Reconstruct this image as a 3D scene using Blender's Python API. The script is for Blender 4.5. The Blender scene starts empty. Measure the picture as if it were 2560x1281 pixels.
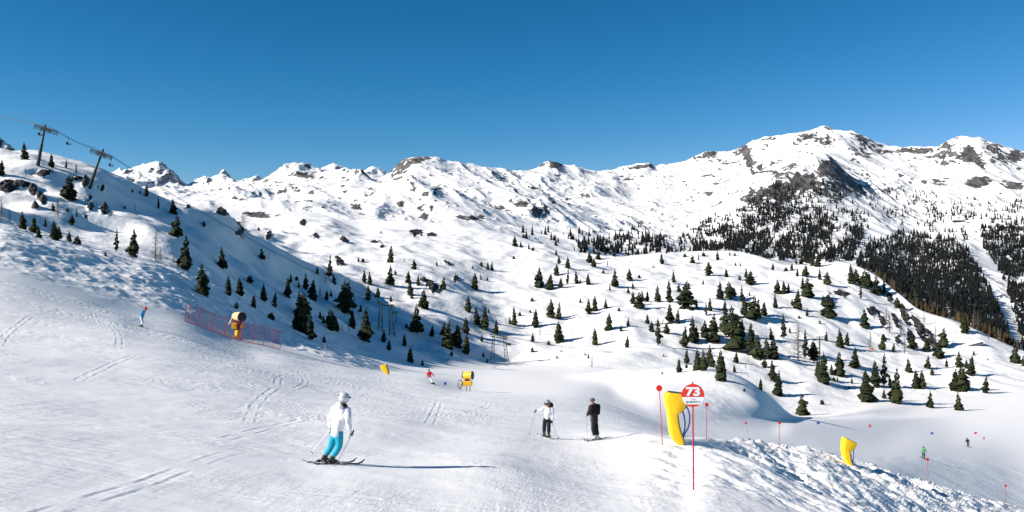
import bpy, bmesh, math, random
import numpy as np
from mathutils import Vector, Matrix, Quaternion

# ------------------------------------------------------------------ camera, sky, sun, exposure
scene = bpy.context.scene
F = 2217.0                      # focal length in photograph pixels (2560 wide)
CX, CY = 1280.0, 640.5
cam_data = bpy.data.cameras.new("camera")
cam_data.sensor_width = 36.0
cam_data.lens = 36.0 * F / 2560.0
cam_data.clip_start = 0.1
cam_data.clip_end = 30000.0
cam = bpy.data.objects.new("camera", cam_data)
scene.collection.objects.link(cam)
cam.location = (0, 0, 0)
cam.rotation_euler = (math.radians(90), 0, 0)
scene.camera = cam

SUN_ELEV = 28.5                 # degrees above the horizon
SUN_AZ = -107.0                  # degrees from +Y (view direction), negative = left
world = bpy.data.worlds.new("World")
scene.world = world
world.use_nodes = True
wn = world.node_tree
for n in list(wn.nodes):
    wn.nodes.remove(n)
sky = wn.nodes.new("ShaderNodeTexSky")
sky.sky_type = 'NISHITA'
sky.sun_disc = False
sky.sun_elevation = math.radians(SUN_ELEV)
sky.sun_rotation = math.radians(SUN_AZ)
sky.altitude = 2000.0
sky.air_density = 1.0
sky.dust_density = 0.0
sky.ozone_density = 6.0
bg = wn.nodes.new("ShaderNodeBackground")
bg.inputs["Strength"].default_value = 0.05
wo = wn.nodes.new("ShaderNodeOutputWorld")
# deep polarised alpine blue: contrast of the sky per channel
sep = wn.nodes.new("ShaderNodeSeparateColor"); com = wn.nodes.new("ShaderNodeCombineColor")
wn.links.new(sky.outputs[0], sep.inputs[0])
for ch, (gain, power) in enumerate([(0.26, 2.75), (0.81, 1.36), (0.80, 1.30)]):
    pw = wn.nodes.new("ShaderNodeMath"); pw.operation = 'POWER'; pw.inputs[1].default_value = power
    mu = wn.nodes.new("ShaderNodeMath"); mu.operation = 'MULTIPLY'; mu.inputs[1].default_value = gain
    wn.links.new(sep.outputs[ch], pw.inputs[0]); wn.links.new(pw.outputs[0], mu.inputs[0]); wn.links.new(mu.outputs[0], com.inputs[ch])
rmin = wn.nodes.new("ShaderNodeMath"); rmin.operation = 'MINIMUM'
half = wn.nodes.new("ShaderNodeMath"); half.operation = 'MULTIPLY'; half.inputs[1].default_value = 0.5
rsrc = com.inputs[0].links[0].from_socket
wn.links.new(com.inputs[1].links[0].from_socket, half.inputs[0])
wn.links.new(rsrc, rmin.inputs[0]); wn.links.new(half.outputs[0], rmin.inputs[1]); wn.links.new(rmin.outputs[0], com.inputs[0])
wn.links.new(com.outputs[0], bg.inputs["Color"])
wn.links.new(bg.outputs[0], wo.inputs["Surface"])

sun_data = bpy.data.lights.new("sun", 'SUN')
sun_data.energy = 5.0
sun_data.angle = math.radians(0.5)
sun_data.color = (1.0, 0.93, 0.84)
sun = bpy.data.objects.new("sun", sun_data)
scene.collection.objects.link(sun)
e, a = math.radians(SUN_ELEV), math.radians(SUN_AZ)
sun_dir = Vector((math.cos(e) * math.sin(a), math.cos(e) * math.cos(a), math.sin(e)))
sun.rotation_euler = sun_dir.to_track_quat('Z', 'Y').to_euler()
sun.location = sun_dir * 300

vs = scene.view_settings
vs.view_transform = 'Standard'
vs.look = 'None'
vs.gamma = 1.0
vs.use_curve_mapping = False
vs.exposure = 0.70

# ------------------------------------------------------------------ helpers
COL = scene.collection
rng = random.Random(7)

def tag(o, label=None, cat=None, group=None, kind=None):
    if label: o["label"] = label
    if cat: o["category"] = cat
    if group: o["group"] = group
    if kind: o["kind"] = kind
    return o

def link_mesh(name, me, mats=None, parent=None, loc=None, smooth=False):
    o = bpy.data.objects.new(name, me)
    COL.objects.link(o)
    if mats:
        for m in (mats if isinstance(mats, (list, tuple)) else [mats]):
            me.materials.append(m)
    if parent: o.parent = parent
    if loc is not None: o.location = loc
    if smooth and len(me.polygons):
        me.polygons.foreach_set("use_smooth", [True] * len(me.polygons))
    return o

def empty(name, loc=(0, 0, 0)):
    o = bpy.data.objects.new(name, None)
    o.empty_display_size = 0.2
    COL.objects.link(o)
    o.location = loc
    return o

class MB:
    """collects simple solids into one mesh"""
    def __init__(self):
        self.v, self.f, self.m = [], [], []
    def add(self, vs_, fs_, mi=0):
        b = len(self.v)
        self.v += [tuple(p) for p in vs_]
        for f in fs_:
            self.f.append(tuple(i + b for i in f)); self.m.append(mi)
    def tube(self, pts, radii, n=8, mi=0, cap=True):
        pts = [Vector(p) for p in pts]
        if not isinstance(radii, (list, tuple)): radii = [radii] * len(pts)
        vs_, fs_ = [], []
        up = None
        for i, p in enumerate(pts):
            t = (pts[min(i + 1, len(pts) - 1)] - pts[max(i - 1, 0)])
            t = t.normalized() if t.length > 1e-9 else Vector((0, 0, 1))
            if up is None:
                up = Vector((0, 1, 0)) if abs(t.y) < 0.9 else Vector((1, 0, 0))
            s = t.cross(up).normalized(); up = s.cross(t).normalized()
            for k in range(n):
                an = 2 * math.pi * k / n
                vs_.append(p + (s * math.cos(an) + up * math.sin(an)) * radii[i])
        for i in range(len(pts) - 1):
            for k in range(n):
                k2 = (k + 1) % n
                fs_.append((i * n + k, i * n + k2, (i + 1) * n + k2, (i + 1) * n + k))
        if cap:
            fs_.append(tuple(range(n))[::-1]); fs_.append(tuple((len(pts) - 1) * n + k for k in range(n)))
        self.add(vs_, fs_, mi); return self
    def box(self, c, size, rot=None, mi=0):
        c = Vector(c); h = Vector(size) / 2
        cs = [Vector((x, y, z)) for x in (-h.x, h.x) for y in (-h.y, h.y) for z in (-h.z, h.z)]
        if rot is not None: cs = [rot @ p for p in cs]
        self.add([c + p for p in cs], [(0, 1, 3, 2), (4, 6, 7, 5), (0, 4, 5, 1), (2, 3, 7, 6), (0, 2, 6, 4), (1, 5, 7, 3)], mi); return self
    def bar(self, p, q, w, h=None, mi=0):
        p, q = Vector(p), Vector(q); d = q - p; h = h or w
        r = d.to_track_quat('Z', 'Y').to_matrix()
        self.box((p + q) / 2, (w, h, d.length), r, mi); return self
    def ball(self, c, r, n=12, mi=0, rot=None):
        c = Vector(c); r = Vector((r, r, r)) if not isinstance(r, (tuple, list, Vector)) else Vector(r)
        vs_, fs_ = [], []
        m = max(4, n // 2)
        for i in range(1, m):
            th = math.pi * i / m
            for k in range(n):
                ph = 2 * math.pi * k / n
                p = Vector((r.x * math.sin(th) * math.cos(ph), r.y * math.sin(th) * math.sin(ph), r.z * math.cos(th)))
                vs_.append(c + (rot @ p if rot is not None else p))
        t = Vector((0, 0, r.z)); b = Vector((0, 0, -r.z))
        if rot is not None: t, b = rot @ t, rot @ b
        vs_.append(c + t); vs_.append(c + b)
        T, B = len(vs_) - 2, len(vs_) - 1
        for i in range(m - 2):
            for k in range(n):
                k2 = (k + 1) % n
                fs_.append((i * n + k, (i + 1) * n + k, (i + 1) * n + k2, i * n + k2))
        for k in range(n):
            fs_.append((T, k, (k + 1) % n)); fs_.append((B, (m - 2) * n + (k + 1) % n, (m - 2) * n + k))
        self.add(vs_, fs_, mi); return self
    def mesh(self, name):
        me = bpy.data.meshes.new(name)
        me.from_pydata(self.v, [], self.f)
        if any(self.m): me.polygons.foreach_set("material_index", self.m)
        me.update(); return me
    def build(self, name, mats, parent=None, loc=None, smooth=False, bevel=0.0):
        me = self.mesh(name)
        if bevel:
            bm = bmesh.new(); bm.from_mesh(me)
            bmesh.ops.remove_doubles(bm, verts=bm.verts, dist=1e-5)
            es = [e_ for e_ in bm.edges if len(e_.link_faces) == 2 and e_.calc_face_angle(0) > 0.5]
            bmesh.ops.bevel(bm, geom=es, offset=bevel, segments=2, affect='EDGES', profile=0.6)
            bm.to_mesh(me); bm.free()
        return link_mesh(name, me, mats, parent, loc, smooth)

# ---- materials
def mat(name, color, rough=0.6, metal=0.0, spec=0.3, var=0.0, scale=8.0, bump=0.0, bscale=40.0):
    m = bpy.data.materials.new(name); m.use_nodes = True
    nt = m.node_tree; b = nt.nodes["Principled BSDF"]
    b.inputs["Base Color"].default_value = (*color, 1)
    b.inputs["Roughness"].default_value = rough
    b.inputs["Metallic"].default_value = metal
    b.inputs["Specular IOR Level"].default_value = spec
    tc = nt.nodes.new("ShaderNodeTexCoord")
    if var > 0:
        nz = nt.nodes.new("ShaderNodeTexNoise"); nz.inputs["Scale"].default_value = scale; nz.inputs["Detail"].default_value = 4
        nt.links.new(tc.outputs["Object"], nz.inputs["Vector"])
        mp = nt.nodes.new("ShaderNodeMapRange")
        mp.inputs["From Min"].default_value = 0.3; mp.inputs["From Max"].default_value = 0.7
        mp.inputs["To Min"].default_value = 1 - var; mp.inputs["To Max"].default_value = 1 + var
        nt.links.new(nz.outputs[0], mp.inputs["Value"])
        mx = nt.nodes.new("ShaderNodeVectorMath"); mx.operation = 'SCALE'
        mx.inputs[0].default_value = color
        nt.links.new(mp.outputs[0], mx.inputs["Scale"])
        nt.links.new(mx.outputs[0], b.inputs["Base Color"])
    if bump > 0:
        n2 = nt.nodes.new("ShaderNodeTexNoise"); n2.inputs["Scale"].default_value = bscale; n2.inputs["Detail"].default_value = 3
        nt.links.new(tc.outputs["Object"], n2.inputs["Vector"])
        bp = nt.nodes.new("ShaderNodeBump"); bp.inputs["Strength"].default_value = bump; bp.inputs["Distance"].default_value = 0.02
        nt.links.new(n2.outputs[0], bp.inputs["Height"]); nt.links.new(bp.outputs[0], b.inputs["Normal"])
    return m

# ---- noise
def _hash(ix, iy, seed):
    h = (ix.astype(np.int64) * 374761393 + iy.astype(np.int64) * 668265263 + seed * 1442695041) & 0xFFFFFFFF
    h = ((h ^ (h >> 13)) * 1274126177) & 0xFFFFFFFF
    h = h ^ (h >> 16)
    return (h & 0xFFFF).astype(np.float32) / 65535.0

def perlin(x, y, seed=0):
    xi = np.floor(x); yi = np.floor(y)
    fx = (x - xi).astype(np.float32); fy = (y - yi).astype(np.float32)
    xi = xi.astype(np.int64); yi = yi.astype(np.int64)
    u = fx * fx * fx * (fx * (fx * 6 - 15) + 10); v = fy * fy * fy * (fy * (fy * 6 - 15) + 10)
    def g(ix, iy, dx, dy):
        an = _hash(ix, iy, seed) * 6.2831853
        return np.cos(an) * dx + np.sin(an) * dy
    a_ = g(xi, yi, fx, fy); b_ = g(xi + 1, yi, fx - 1, fy)
    c_ = g(xi, yi + 1, fx, fy - 1); d_ = g(xi + 1, yi + 1, fx - 1, fy - 1)
    return ((a_ + (b_ - a_) * u) * (1 - v) + (c_ + (d_ - c_) * u) * v) * 1.5

def fbm(x, y, octv=4, seed=0, lac=2.03, gain=0.5):
    s = 0; amp = 1.0; tot = 0
    for o in range(octv):
        s = s + amp * perlin(x * lac ** o + 17.3 * o, y * lac ** o - 9.1 * o, seed + o); tot += amp; amp *= gain
    return s / tot * 1.4

def ridged(x, y, octv=5, seed=0, lac=2.07, gain=0.5):
    s = 0; amp = 1.0; tot = 0; w = 1.0
    for o in range(octv):
        n = 1 - np.abs(perlin(x * lac ** o + 31.7 * o, y * lac ** o + 5.3 * o, seed + o)) * 1.6
        n = np.clip(n, 0, 1) ** 2 * w
        w = np.clip(n * 1.6, 0, 1)
        s = s + amp * n; tot += amp; amp *= gain
    return s / tot

def sstep(a_, b_, x):
    t = np.clip((x - a_) / (b_ - a_), 0, 1)
    return t * t * (3 - 2 * t)

def pchip(xk, yk, x):
    xk = np.asarray(xk, float); yk = np.asarray(yk, float)
    h = np.diff(xk); de = np.diff(yk) / h
    m = np.zeros_like(yk)
    if len(xk) == 2:
        m[:] = de[0]
    else:
        same = de[:-1] * de[1:] > 0
        w1 = 2 * h[1:] + h[:-1]; w2 = h[1:] + 2 * h[:-1]
        with np.errstate(divide='ignore', invalid='ignore'):
            hm = (w1 + w2) / (w1 / de[:-1] + w2 / de[1:])
        m[1:-1] = np.where(same, hm, 0)
        m[0] = de[0]; m[-1] = de[-1]
    x = np.clip(x, xk[0], xk[-1])
    i = np.clip(np.searchsorted(xk, x, side='right') - 1, 0, len(xk) - 2)
    t = (x - xk[i]) / h[i]
    return ((1 + 2 * t) * (1 - t) ** 2 * yk[i] + t * (1 - t) ** 2 * h[i] * m[i]
            + t * t * (3 - 2 * t) * yk[i + 1] + t * t * (t - 1) * h[i] * m[i + 1])
# ------------------------------------------------------------------ terrain
# Feature lines of the valley as surveyed from the viewpoint: bearing (px), elevation (py), distance (m).
LINES = {
 'N1': [(-700,1450,8),(0,1450,9.2),(845,1450,10.3),(1280,1450,10.6),(1600,1450,12.2),(2000,1450,14.3),(2560,1450,16.5),(3260,1450,20)],
 'N2': [(-700,994,20),(0,1069,20),(400,1119,20),(845,1163,21),(1050,1136,25.5),(1280,1110,31.5),(1430,1100,37),(1540,1098,37),(1600,1092,35.5),(1640,1100,33),(1700,1114,31.5),(1760,1122,31.5),(1850,1140,31),(1920,1170,29.5),(1990,1210,28),(2060,1243,26.2),(2130,1278,24.4),(2300,1345,22.5),(2560,1415,20),(3260,1440,22)],
 'N4': [(-700,880,30),(0,962,30),(400,1012,30),(845,1055,32),(1280,1050,45),(1430,1058,48),(1540,1078,44),(1640,1090,38),(1700,1095,39),(1767,1097,44),(1850,1106,51),(1948,1118,58),(2050,1132,60),(2120,1155,60),(2200,1175,63),(2319,1208,67),(2420,1240,72),(2515,1266,78),(2600,1290,82),(3260,1420,100)],
 'N5': [(-700,760,48),(0,845,48),(400,894,48),(845,970,55),(1000,985,60),(1280,1010,62),(1430,1030,62),(1600,1062,60),(1700,1090,62),(1767,1094,66),(1850,1104,72),(1948,1117,80),(2050,1131,86),(2120,1155,86),(2200,1172,90),(2319,1200,104),(2420,1248,100),(2515,1275,104),(2600,1300,108),(3260,1440,120)],
 'N6': [(-700,610,75),(0,700,78),(200,748,82),(355,790,88),(460,808,92),(590,848,104),(700,874,108),(800,899,110),(960,937,111),(1080,950,112),(1160,973,117),(1280,975,120),(1430,985,110),(1600,1035,97),(1700,1068,95),(1767,1081,97),(1850,1094,99),(1948,1107,104),(2050,1121,109),(2120,1140,109),(2200,1147,115),(2309,1147,130),(2420,1152,145),(2560,1178,153),(3260,1290,130)],
 'M1': [(-700,590,85),(0,650,92),(200,700,98),(400,745,105),(500,775,112),(600,822,118),(700,858,121),(800,884,122),(900,914,132),(960,925,150),(1080,934,165),(1160,940,175),(1280,942,180),(1430,955,160),(1560,960,160),(1600,1000,115),(1700,1030,110),(1760,1042,112),(1840,1046,119.5),(1900,1049,126),(1950,1051,132),(2000,1051,141),(2060,1051,153),(2120,1051,167),(2200,1051,191),(2300,1050,231),(2400,1049,248),(2560,1050,248),(3260,1100,240)],
 'M2': [(-700,545,110),(0,564,115),(90,590,118),(170,609,122),(265,632,128),(380,659,136),(470,687,142),(560,727,148),(620,765,150),(680,803,150),(760,842,150),(850,880,148),(940,912,152),(1000,922,168),(1080,927,182),(1200,932,200),(1280,934,205),(1430,942,195),(1560,935,168),(1660,930,160),(1760,932,150),(1840,965,138),(1900,1005,132),(1930,1028,132),(1950,1042,136),(1970,1046,141),(2000,1047,148),(2060,1044,170),(2120,1038,205),(2200,1028,255),(2300,1020,280),(2560,1012,290),(3260,1030,290)],
 'M3': [(-700,535,125),(0,560,135),(100,588,138),(200,612,142),(300,636,148),(400,660,155),(480,684,160),(560,718,172),(640,760,185),(720,800,195),(800,830,205),(900,870,215),(1000,892,225),(1100,905,250),(1280,903,300),(1430,905,290),(1560,918,272),(1700,922,280),(1760,928,288),(1840,952,288),(1900,985,278),(1950,1010,273),(2000,1012,273),(2100,1003,287),(2300,990,302),(2560,975,316),(3260,990,330)],
 'M4': [(-700,475,160),(0,512,165),(200,560,170),(300,590,178),(400,607,185),(500,634,200),(600,697,207),(700,750,222),(800,795,240),(900,832,255),(1000,852,262),(1100,866,280),(1280,850,335),(1430,855,330),(1600,860,325),(1800,870,338),(2000,900,335),(2200,920,345),(2400,930,350),(2560,920,355),(3260,940,370)],
 'M5': [(-700,425,200),(0,455,200),(200,500,205),(300,538,212),(400,560,218),(500,590,230),(560,620,238),(600,657,245),(700,708,262),(800,745,285),(900,772,300),(1000,790,305),(1100,800,320),(1280,790,372),(1430,790,370),(1600,795,365),(1800,800,370),(2000,820,380),(2150,845,380),(2300,872,380),(2400,885,378),(2560,900,376),(3260,930,400)],
 'C1': [(-700,340,260),(0,374,262),(60,387,262),(110,394,262),(160,403,262),(200,409,262),(240,421,264),(290,443,268),(330,463,270),(370,481,272),(420,501,276),(480,519,280),(540,523,283),(575,536,286),(610,570,290),(660,600,296),(700,622,302),(750,650,310),(800,672,318),(850,694,325),(880,722,328),(920,735,335),(1000,733,350),(1100,735,365),(1280,720,425),(1430,720,425),(1600,720,430),(1800,725,430),(2000,740,425),(2100,760,420),(2200,800,410),(2300,835,400),(2400,858,395),(2560,889,388),(3260,930,410)],
 'D1': [(-700,430,340),(0,445,340),(200,475,340),(370,530,350),(480,560,355),(560,578,365),(610,595,370),(660,615,375),(750,657,385),(800,662,390),(850,668,395),(900,670,400),(1000,665,410),(1100,665,430),(1280,650,490),(1430,668,480),(1600,678,485),(1800,674,490),(2000,697,470),(2100,710,458),(2200,752,440),(2300,803,418),(2400,832,408),(2560,885,396),(3260,935,420)],
 'M6': [(-700,440,450),(0,450,450),(370,530,480),(480,555,500),(560,572,510),(640,582,510),(760,600,500),(850,615,490),(900,620,490),(1000,615,500),(1100,615,520),(1280,612,550),(1430,643,530),(1600,652,520),(1700,650,525),(1800,646,525),(1900,658,515),(2000,676,490),(2100,682,480),(2160,700,470),(2240,752,448),(2300,788,428),(2400,818,413),(2560,882,400),(3260,945,430)],
 'C2': [(-700,450,700),(0,470,700),(370,540,700),(480,552,700),(560,556,690),(640,560,670),(700,556,655),(760,546,650),(820,546,650),(860,560,650),(900,574,650),(960,570,650),(1050,578,650),(1130,566,650),(1200,572,630),(1290,592,600),(1420,626,570),(1540,641,545),(1640,633,545),(1720,630,550),(1820,626,550),(1900,641,535),(1960,662,510),(2000,663,505),(2060,657,503),(2100,655,500),(2160,672,488),(2200,695,475),(2240,728,460),(2300,775,437),(2400,808,420),(2480,845,410),(2560,880,404),(3260,990,450)],
 'F0': [(-700,620,1000),(0,640,1000),(370,640,1000),(560,600,900),(760,580,900),(900,590,900),(1130,585,900),(1290,620,900),(1420,660,900),(1640,760,900),(1900,820,900),(2100,860,900),(2300,920,900),(2560,960,900),(3260,1000,900)],
 'F1': [(-700,560,1100),(0,560,1100),(480,525,1100),(560,548,1000),(760,538,1000),(900,560,1000),(1130,552,1050),(1290,580,1100),(1420,612,1150),(1540,632,1200),(1640,645,1250),(1820,665,1250),(2000,700,1250),(2100,720,1250),(2300,820,1250),(2480,860,1250),(2560,890,1250),(3260,930,1250)],
 'F2': [(-700,520,1400),(0,520,1400),(480,503,1400),(640,512,1300),(800,515,1300),(900,535,1300),(960,545,1300),(1040,552,1300),(1130,540,1350),(1290,560,1500),(1420,585,1550),(1540,597,1650),(1640,602,1700),(1740,610,1750),(1820,605,1700),(2000,620,1700),(2100,628,1650),(2300,690,1600),(2480,720,1600),(2560,740,1600),(3260,780,1600)],
 'F3': [(-700,500,1900),(0,500,1900),(480,487,1800),(640,483,1700),(800,480,1700),(870,490,1750),(960,512,1750),(1010,520,1700),(1130,510,1800),(1290,520,1950),(1420,545,2050),(1540,555,2150),(1640,560,2200),(1740,560,2200),(1820,545,2150),(1960,530,2150),(2100,550,2100),(2200,575,2100),(2300,605,2050),(2400,602,2000),(2480,620,2000),(2560,640,2000),(3260,660,2000)],
 'F4': [(-700,480,2400),(0,480,2400),(480,479,2200),(640,468,2100),(720,456,2100),(800,456,2150),(870,462,2200),(960,475,2250),(1040,468,2250),(1130,460,2300),(1290,475,2450),(1420,495,2600),(1540,505,2700),(1640,500,2750),(1740,490,2800),(1820,475,2700),(1960,445,2650),(2070,425,2600),(2100,450,2600),(2200,500,2500),(2300,535,2450),(2400,545,2400),(2480,550,2350),(2560,552,2300),(3260,560,2300)],
 'F5': [(-700,420,2450),(0,440,2450),(100,470,2450),(480,475,2400),(640,462,2250),(720,434,2300),(800,442,2400),(870,456,2500),(960,455,2600),(1040,425,2600),(1130,428,2700),(1290,447,2900),(1390,440,3000),(1540,455,3200),(1640,445,3300),(1740,430,3350),(1820,420,3300),(1960,385,3200),(2070,372,3200),(2200,415,3100),(2300,440,3000),(2400,425,2950),(2480,435,2900),(2560,450,2850),(3260,470,2800)],
 'FS': [(-700,100,2600),(-200,260,2600),(-60,322,2600),(0,347,2600),(25,361,2600),(50,384,2600),(120,440,2700),(200,490,2800),(450,477,2600),(520,467,2500),(600,461,2450),(650,456,2400),(700,431,2450),(735,415,2480),(760,408,2500),(785,416,2520),(800,432,2550),(850,446,2600),(900,458,2700),(940,452,2750),(965,440,2800),(985,422,2850),(1010,404,2850),(1040,397,2850),(1090,389,2850),(1110,398,2850),(1150,409,2900),(1200,415,3000),(1260,425,3100),(1300,428,3200),(1340,424,3300),(1365,406,3350),(1390,402,3350),(1410,411,3400),(1450,417,3450),(1500,428,3500),(1540,421,3550),(1580,413,3550),(1612,404,3550),(1640,413,3600),(1700,407,3650),(1740,394,3650),(1775,378,3650),(1800,384,3650),(1830,378,3650),(1880,353,3700),(1930,343,3700),(1980,335,3700),(2030,325,3700),(2062,316,3700),(2085,327,3700),(2110,329,3700),(2150,339,3700),(2190,357,3700),(2215,368,3700),(2260,372,3650),(2340,371,3600),(2370,359,3550),(2400,350,3500),(2430,353,3500),(2450,348,3500),(2475,359,3500),(2500,364,3500),(2530,377,3450),(2560,382,3400),(2700,390,3300),(3260,420,3200)],
}
# far jagged peaks behind the main massif
PEAKS = {
 'P0': [(100,520,5200),(700,520,5200),(760,480,3400),(1120,480,3300)],
 'P1': [(100,480,5900),(282,465,5900),(392,455,5900),(470,475,5900),(700,470,5900),(760,455,3550),(835,440,3500),(930,440,3500),(1120,470,3500)],
 'P2': [(100,520,6600),(230,472,6600),(270,443,6600),(300,424,6600),(313,431,6600),(335,421,6600),(362,409,6600),(392,400,6600),(410,412,6600),(432,434,6600),(450,452,6600),(470,462,6600),(492,446,6600),(512,437,6600),(530,442,6600),(552,437,6600),(577,447,6600),(600,453,6600),(615,444,6600),(642,438,6600),(662,447,6600),(700,458,6000),(740,442,4200),(780,430,3800),(802,420,3800),(835,405,3800),(860,415,3800),(878,429,3800),(900,429,3800),(930,418,3800),(952,425,3800),(972,437,3800),(1010,450,3800),(1120,470,3800)],
}

def line_xy(L, xs):
    k = np.array(L, float)
    y = np.interp(xs, k[:, 0], k[:, 1]) * 0.35 + pchip(k[:, 0], k[:, 1], xs) * 0.65
    d = pchip(k[:, 0], k[:, 2], xs)
    return y, d

pxs = np.concatenate([np.arange(-700, -60, 16), np.arange(-60, 2620, 2.5), np.arange(2620, 3261, 16)])
U = (pxs - CX) / F
NC = len(pxs)
def zd(L):
    y, d = line_xy(L, pxs)
    return d, -(y - CY) / F * d

def soft(a_, w):
    """smooth a feature line along its bearing (w px)"""
    n = int(3 * w); g = np.exp(-0.5 * (np.arange(-n, n + 1) / w) ** 2); g /= g.sum()
    xx = np.arange(pxs[0], pxs[-1] + 1.0)
    v = np.interp(xx, pxs, a_); v = np.convolve(np.pad(v, n, mode='edge'), g, mode='valid')
    return np.interp(pxs, xx, v)
kn = {}
for k_, L in LINES.items():
    d_, z_ = zd(L)
    w_ = {'N1': 70, 'N2': 34, 'N4': 26, 'N5': 30, 'N6': 24, 'M1': 26, 'M2': 9, 'C1': 5, 'C2': 7, 'FS': 1.5, 'F5': 8}.get(k_, 16)
    kn[k_] = (soft(d_, w_), soft(z_, w_))
kn['N0'] = (np.full(NC, 0.6), np.full(NC, -1.75) - 0.05 * U)
d2, z2 = kn['N2']
wr = sstep(1700, 1800, pxs)
kn['N3'] = (d2 + 1.3, z2 - 0.15 - 0.75 * wr)
# behind the right snow ridge the ground falls out of sight
w5 = sstep(1680, 1760, pxs)
kn['N5'] = (kn['N5'][0], kn['N5'][1] - 1.0 * w5)
order = ['N0', 'N1', 'N2', 'N3', 'N4', 'N5', 'N6', 'M1', 'M2', 'M3', 'M4', 'M5', 'C1', 'D1', 'M6', 'C2', 'F0', 'F1', 'F2', 'F3', 'F4', 'F5', 'FS']
rows =  [10, 120, 20, 150, 50, 70, 40, 60, 40, 60, 60, 80, 30, 50, 60, 20, 30, 60, 80, 90, 90, 110, 20]
dFS, zFS = kn['FS']
kn['FB'] = (dFS * 1.12, zFS * 0.7 - 60)
order.append('FB')
KD = np.array([kn[k_][0] for k_ in order]); KZ = np.array([kn[k_][1] for k_ in order])
for i in range(1, len(order)):
    KD[i] = np.maximum(KD[i], KD[i - 1] + 0.4)
def grid(KD, KZ, rows):
    Tn = np.concatenate([np.linspace(i, i + 1, r, endpoint=False) for i, r in enumerate(rows)] + [[len(rows)]])
    D = np.empty((len(Tn), KD.shape[1])); Z = np.empty_like(D)
    seg = np.minimum(Tn.astype(int), len(rows) - 1); fr = Tn - seg
    for c in range(KD.shape[1]):
        D[:, c] = KD[seg, c] + (KD[seg + 1, c] - KD[seg, c]) * fr
        Z[:, c] = pchip(KD[:, c], KZ[:, c], D[:, c])
    return Tn, D, Z
T, D, Z = grid(KD, KZ, rows)
def soft_cols(Z, r0, r1, sg):
    n = int(3 * sg); g = np.exp(-0.5 * (np.arange(-n, n + 1) / sg) ** 2); g /= g.sum()
    P = np.pad(Z[r0:r1], ((0, 0), (n, n)), mode='reflect', reflect_type='odd')
    out = np.zeros_like(Z[r0:r1])
    for i in range(2 * n + 1): out += g[i] * P[:, i:i + Z.shape[1]]
    Z[r0:r1] = out
def rowat(k): return int(np.where(T >= k)[0][0])
soft_cols(Z, 0, rowat(5.0), 7); soft_cols(Z, rowat(5.0), rowat(8.6), 7); soft_cols(Z, rowat(8.6), rowat(11.7), 5); soft_cols(Z, rowat(12.4), rowat(14.7), 4); soft_cols(Z, rowat(15.5), rowat(20.5), 3)
X = U[None, :] * D
ti = {k_: i for i, k_ in enumerate(order)}
TT = np.repeat(T[:, None], NC, 1)
PX = np.repeat(pxs[None, :], len(T), 0)
def band(a_, b_, soft=0.4):
    A, B = ti[a_], ti[b_]
    return sstep(A - soft, A + soft, TT) * (1 - sstep(B - soft, B + soft, TT))
def PYof(): return CY - F * Z / D

# --- surface relief
near = TT < ti['N6'] + 0.02
mid = (TT >= ti['N6'] - 0.5) & (TT <= ti['C2'] + 0.5)
far = TT > ti['C2'] - 0.3
ROCK = np.zeros_like(Z)

def apply(mask, fn):
    r = np.where(mask.any(axis=1))[0]
    s = slice(r[0], r[-1] + 1)
    Z[s] += fn(s)

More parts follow.
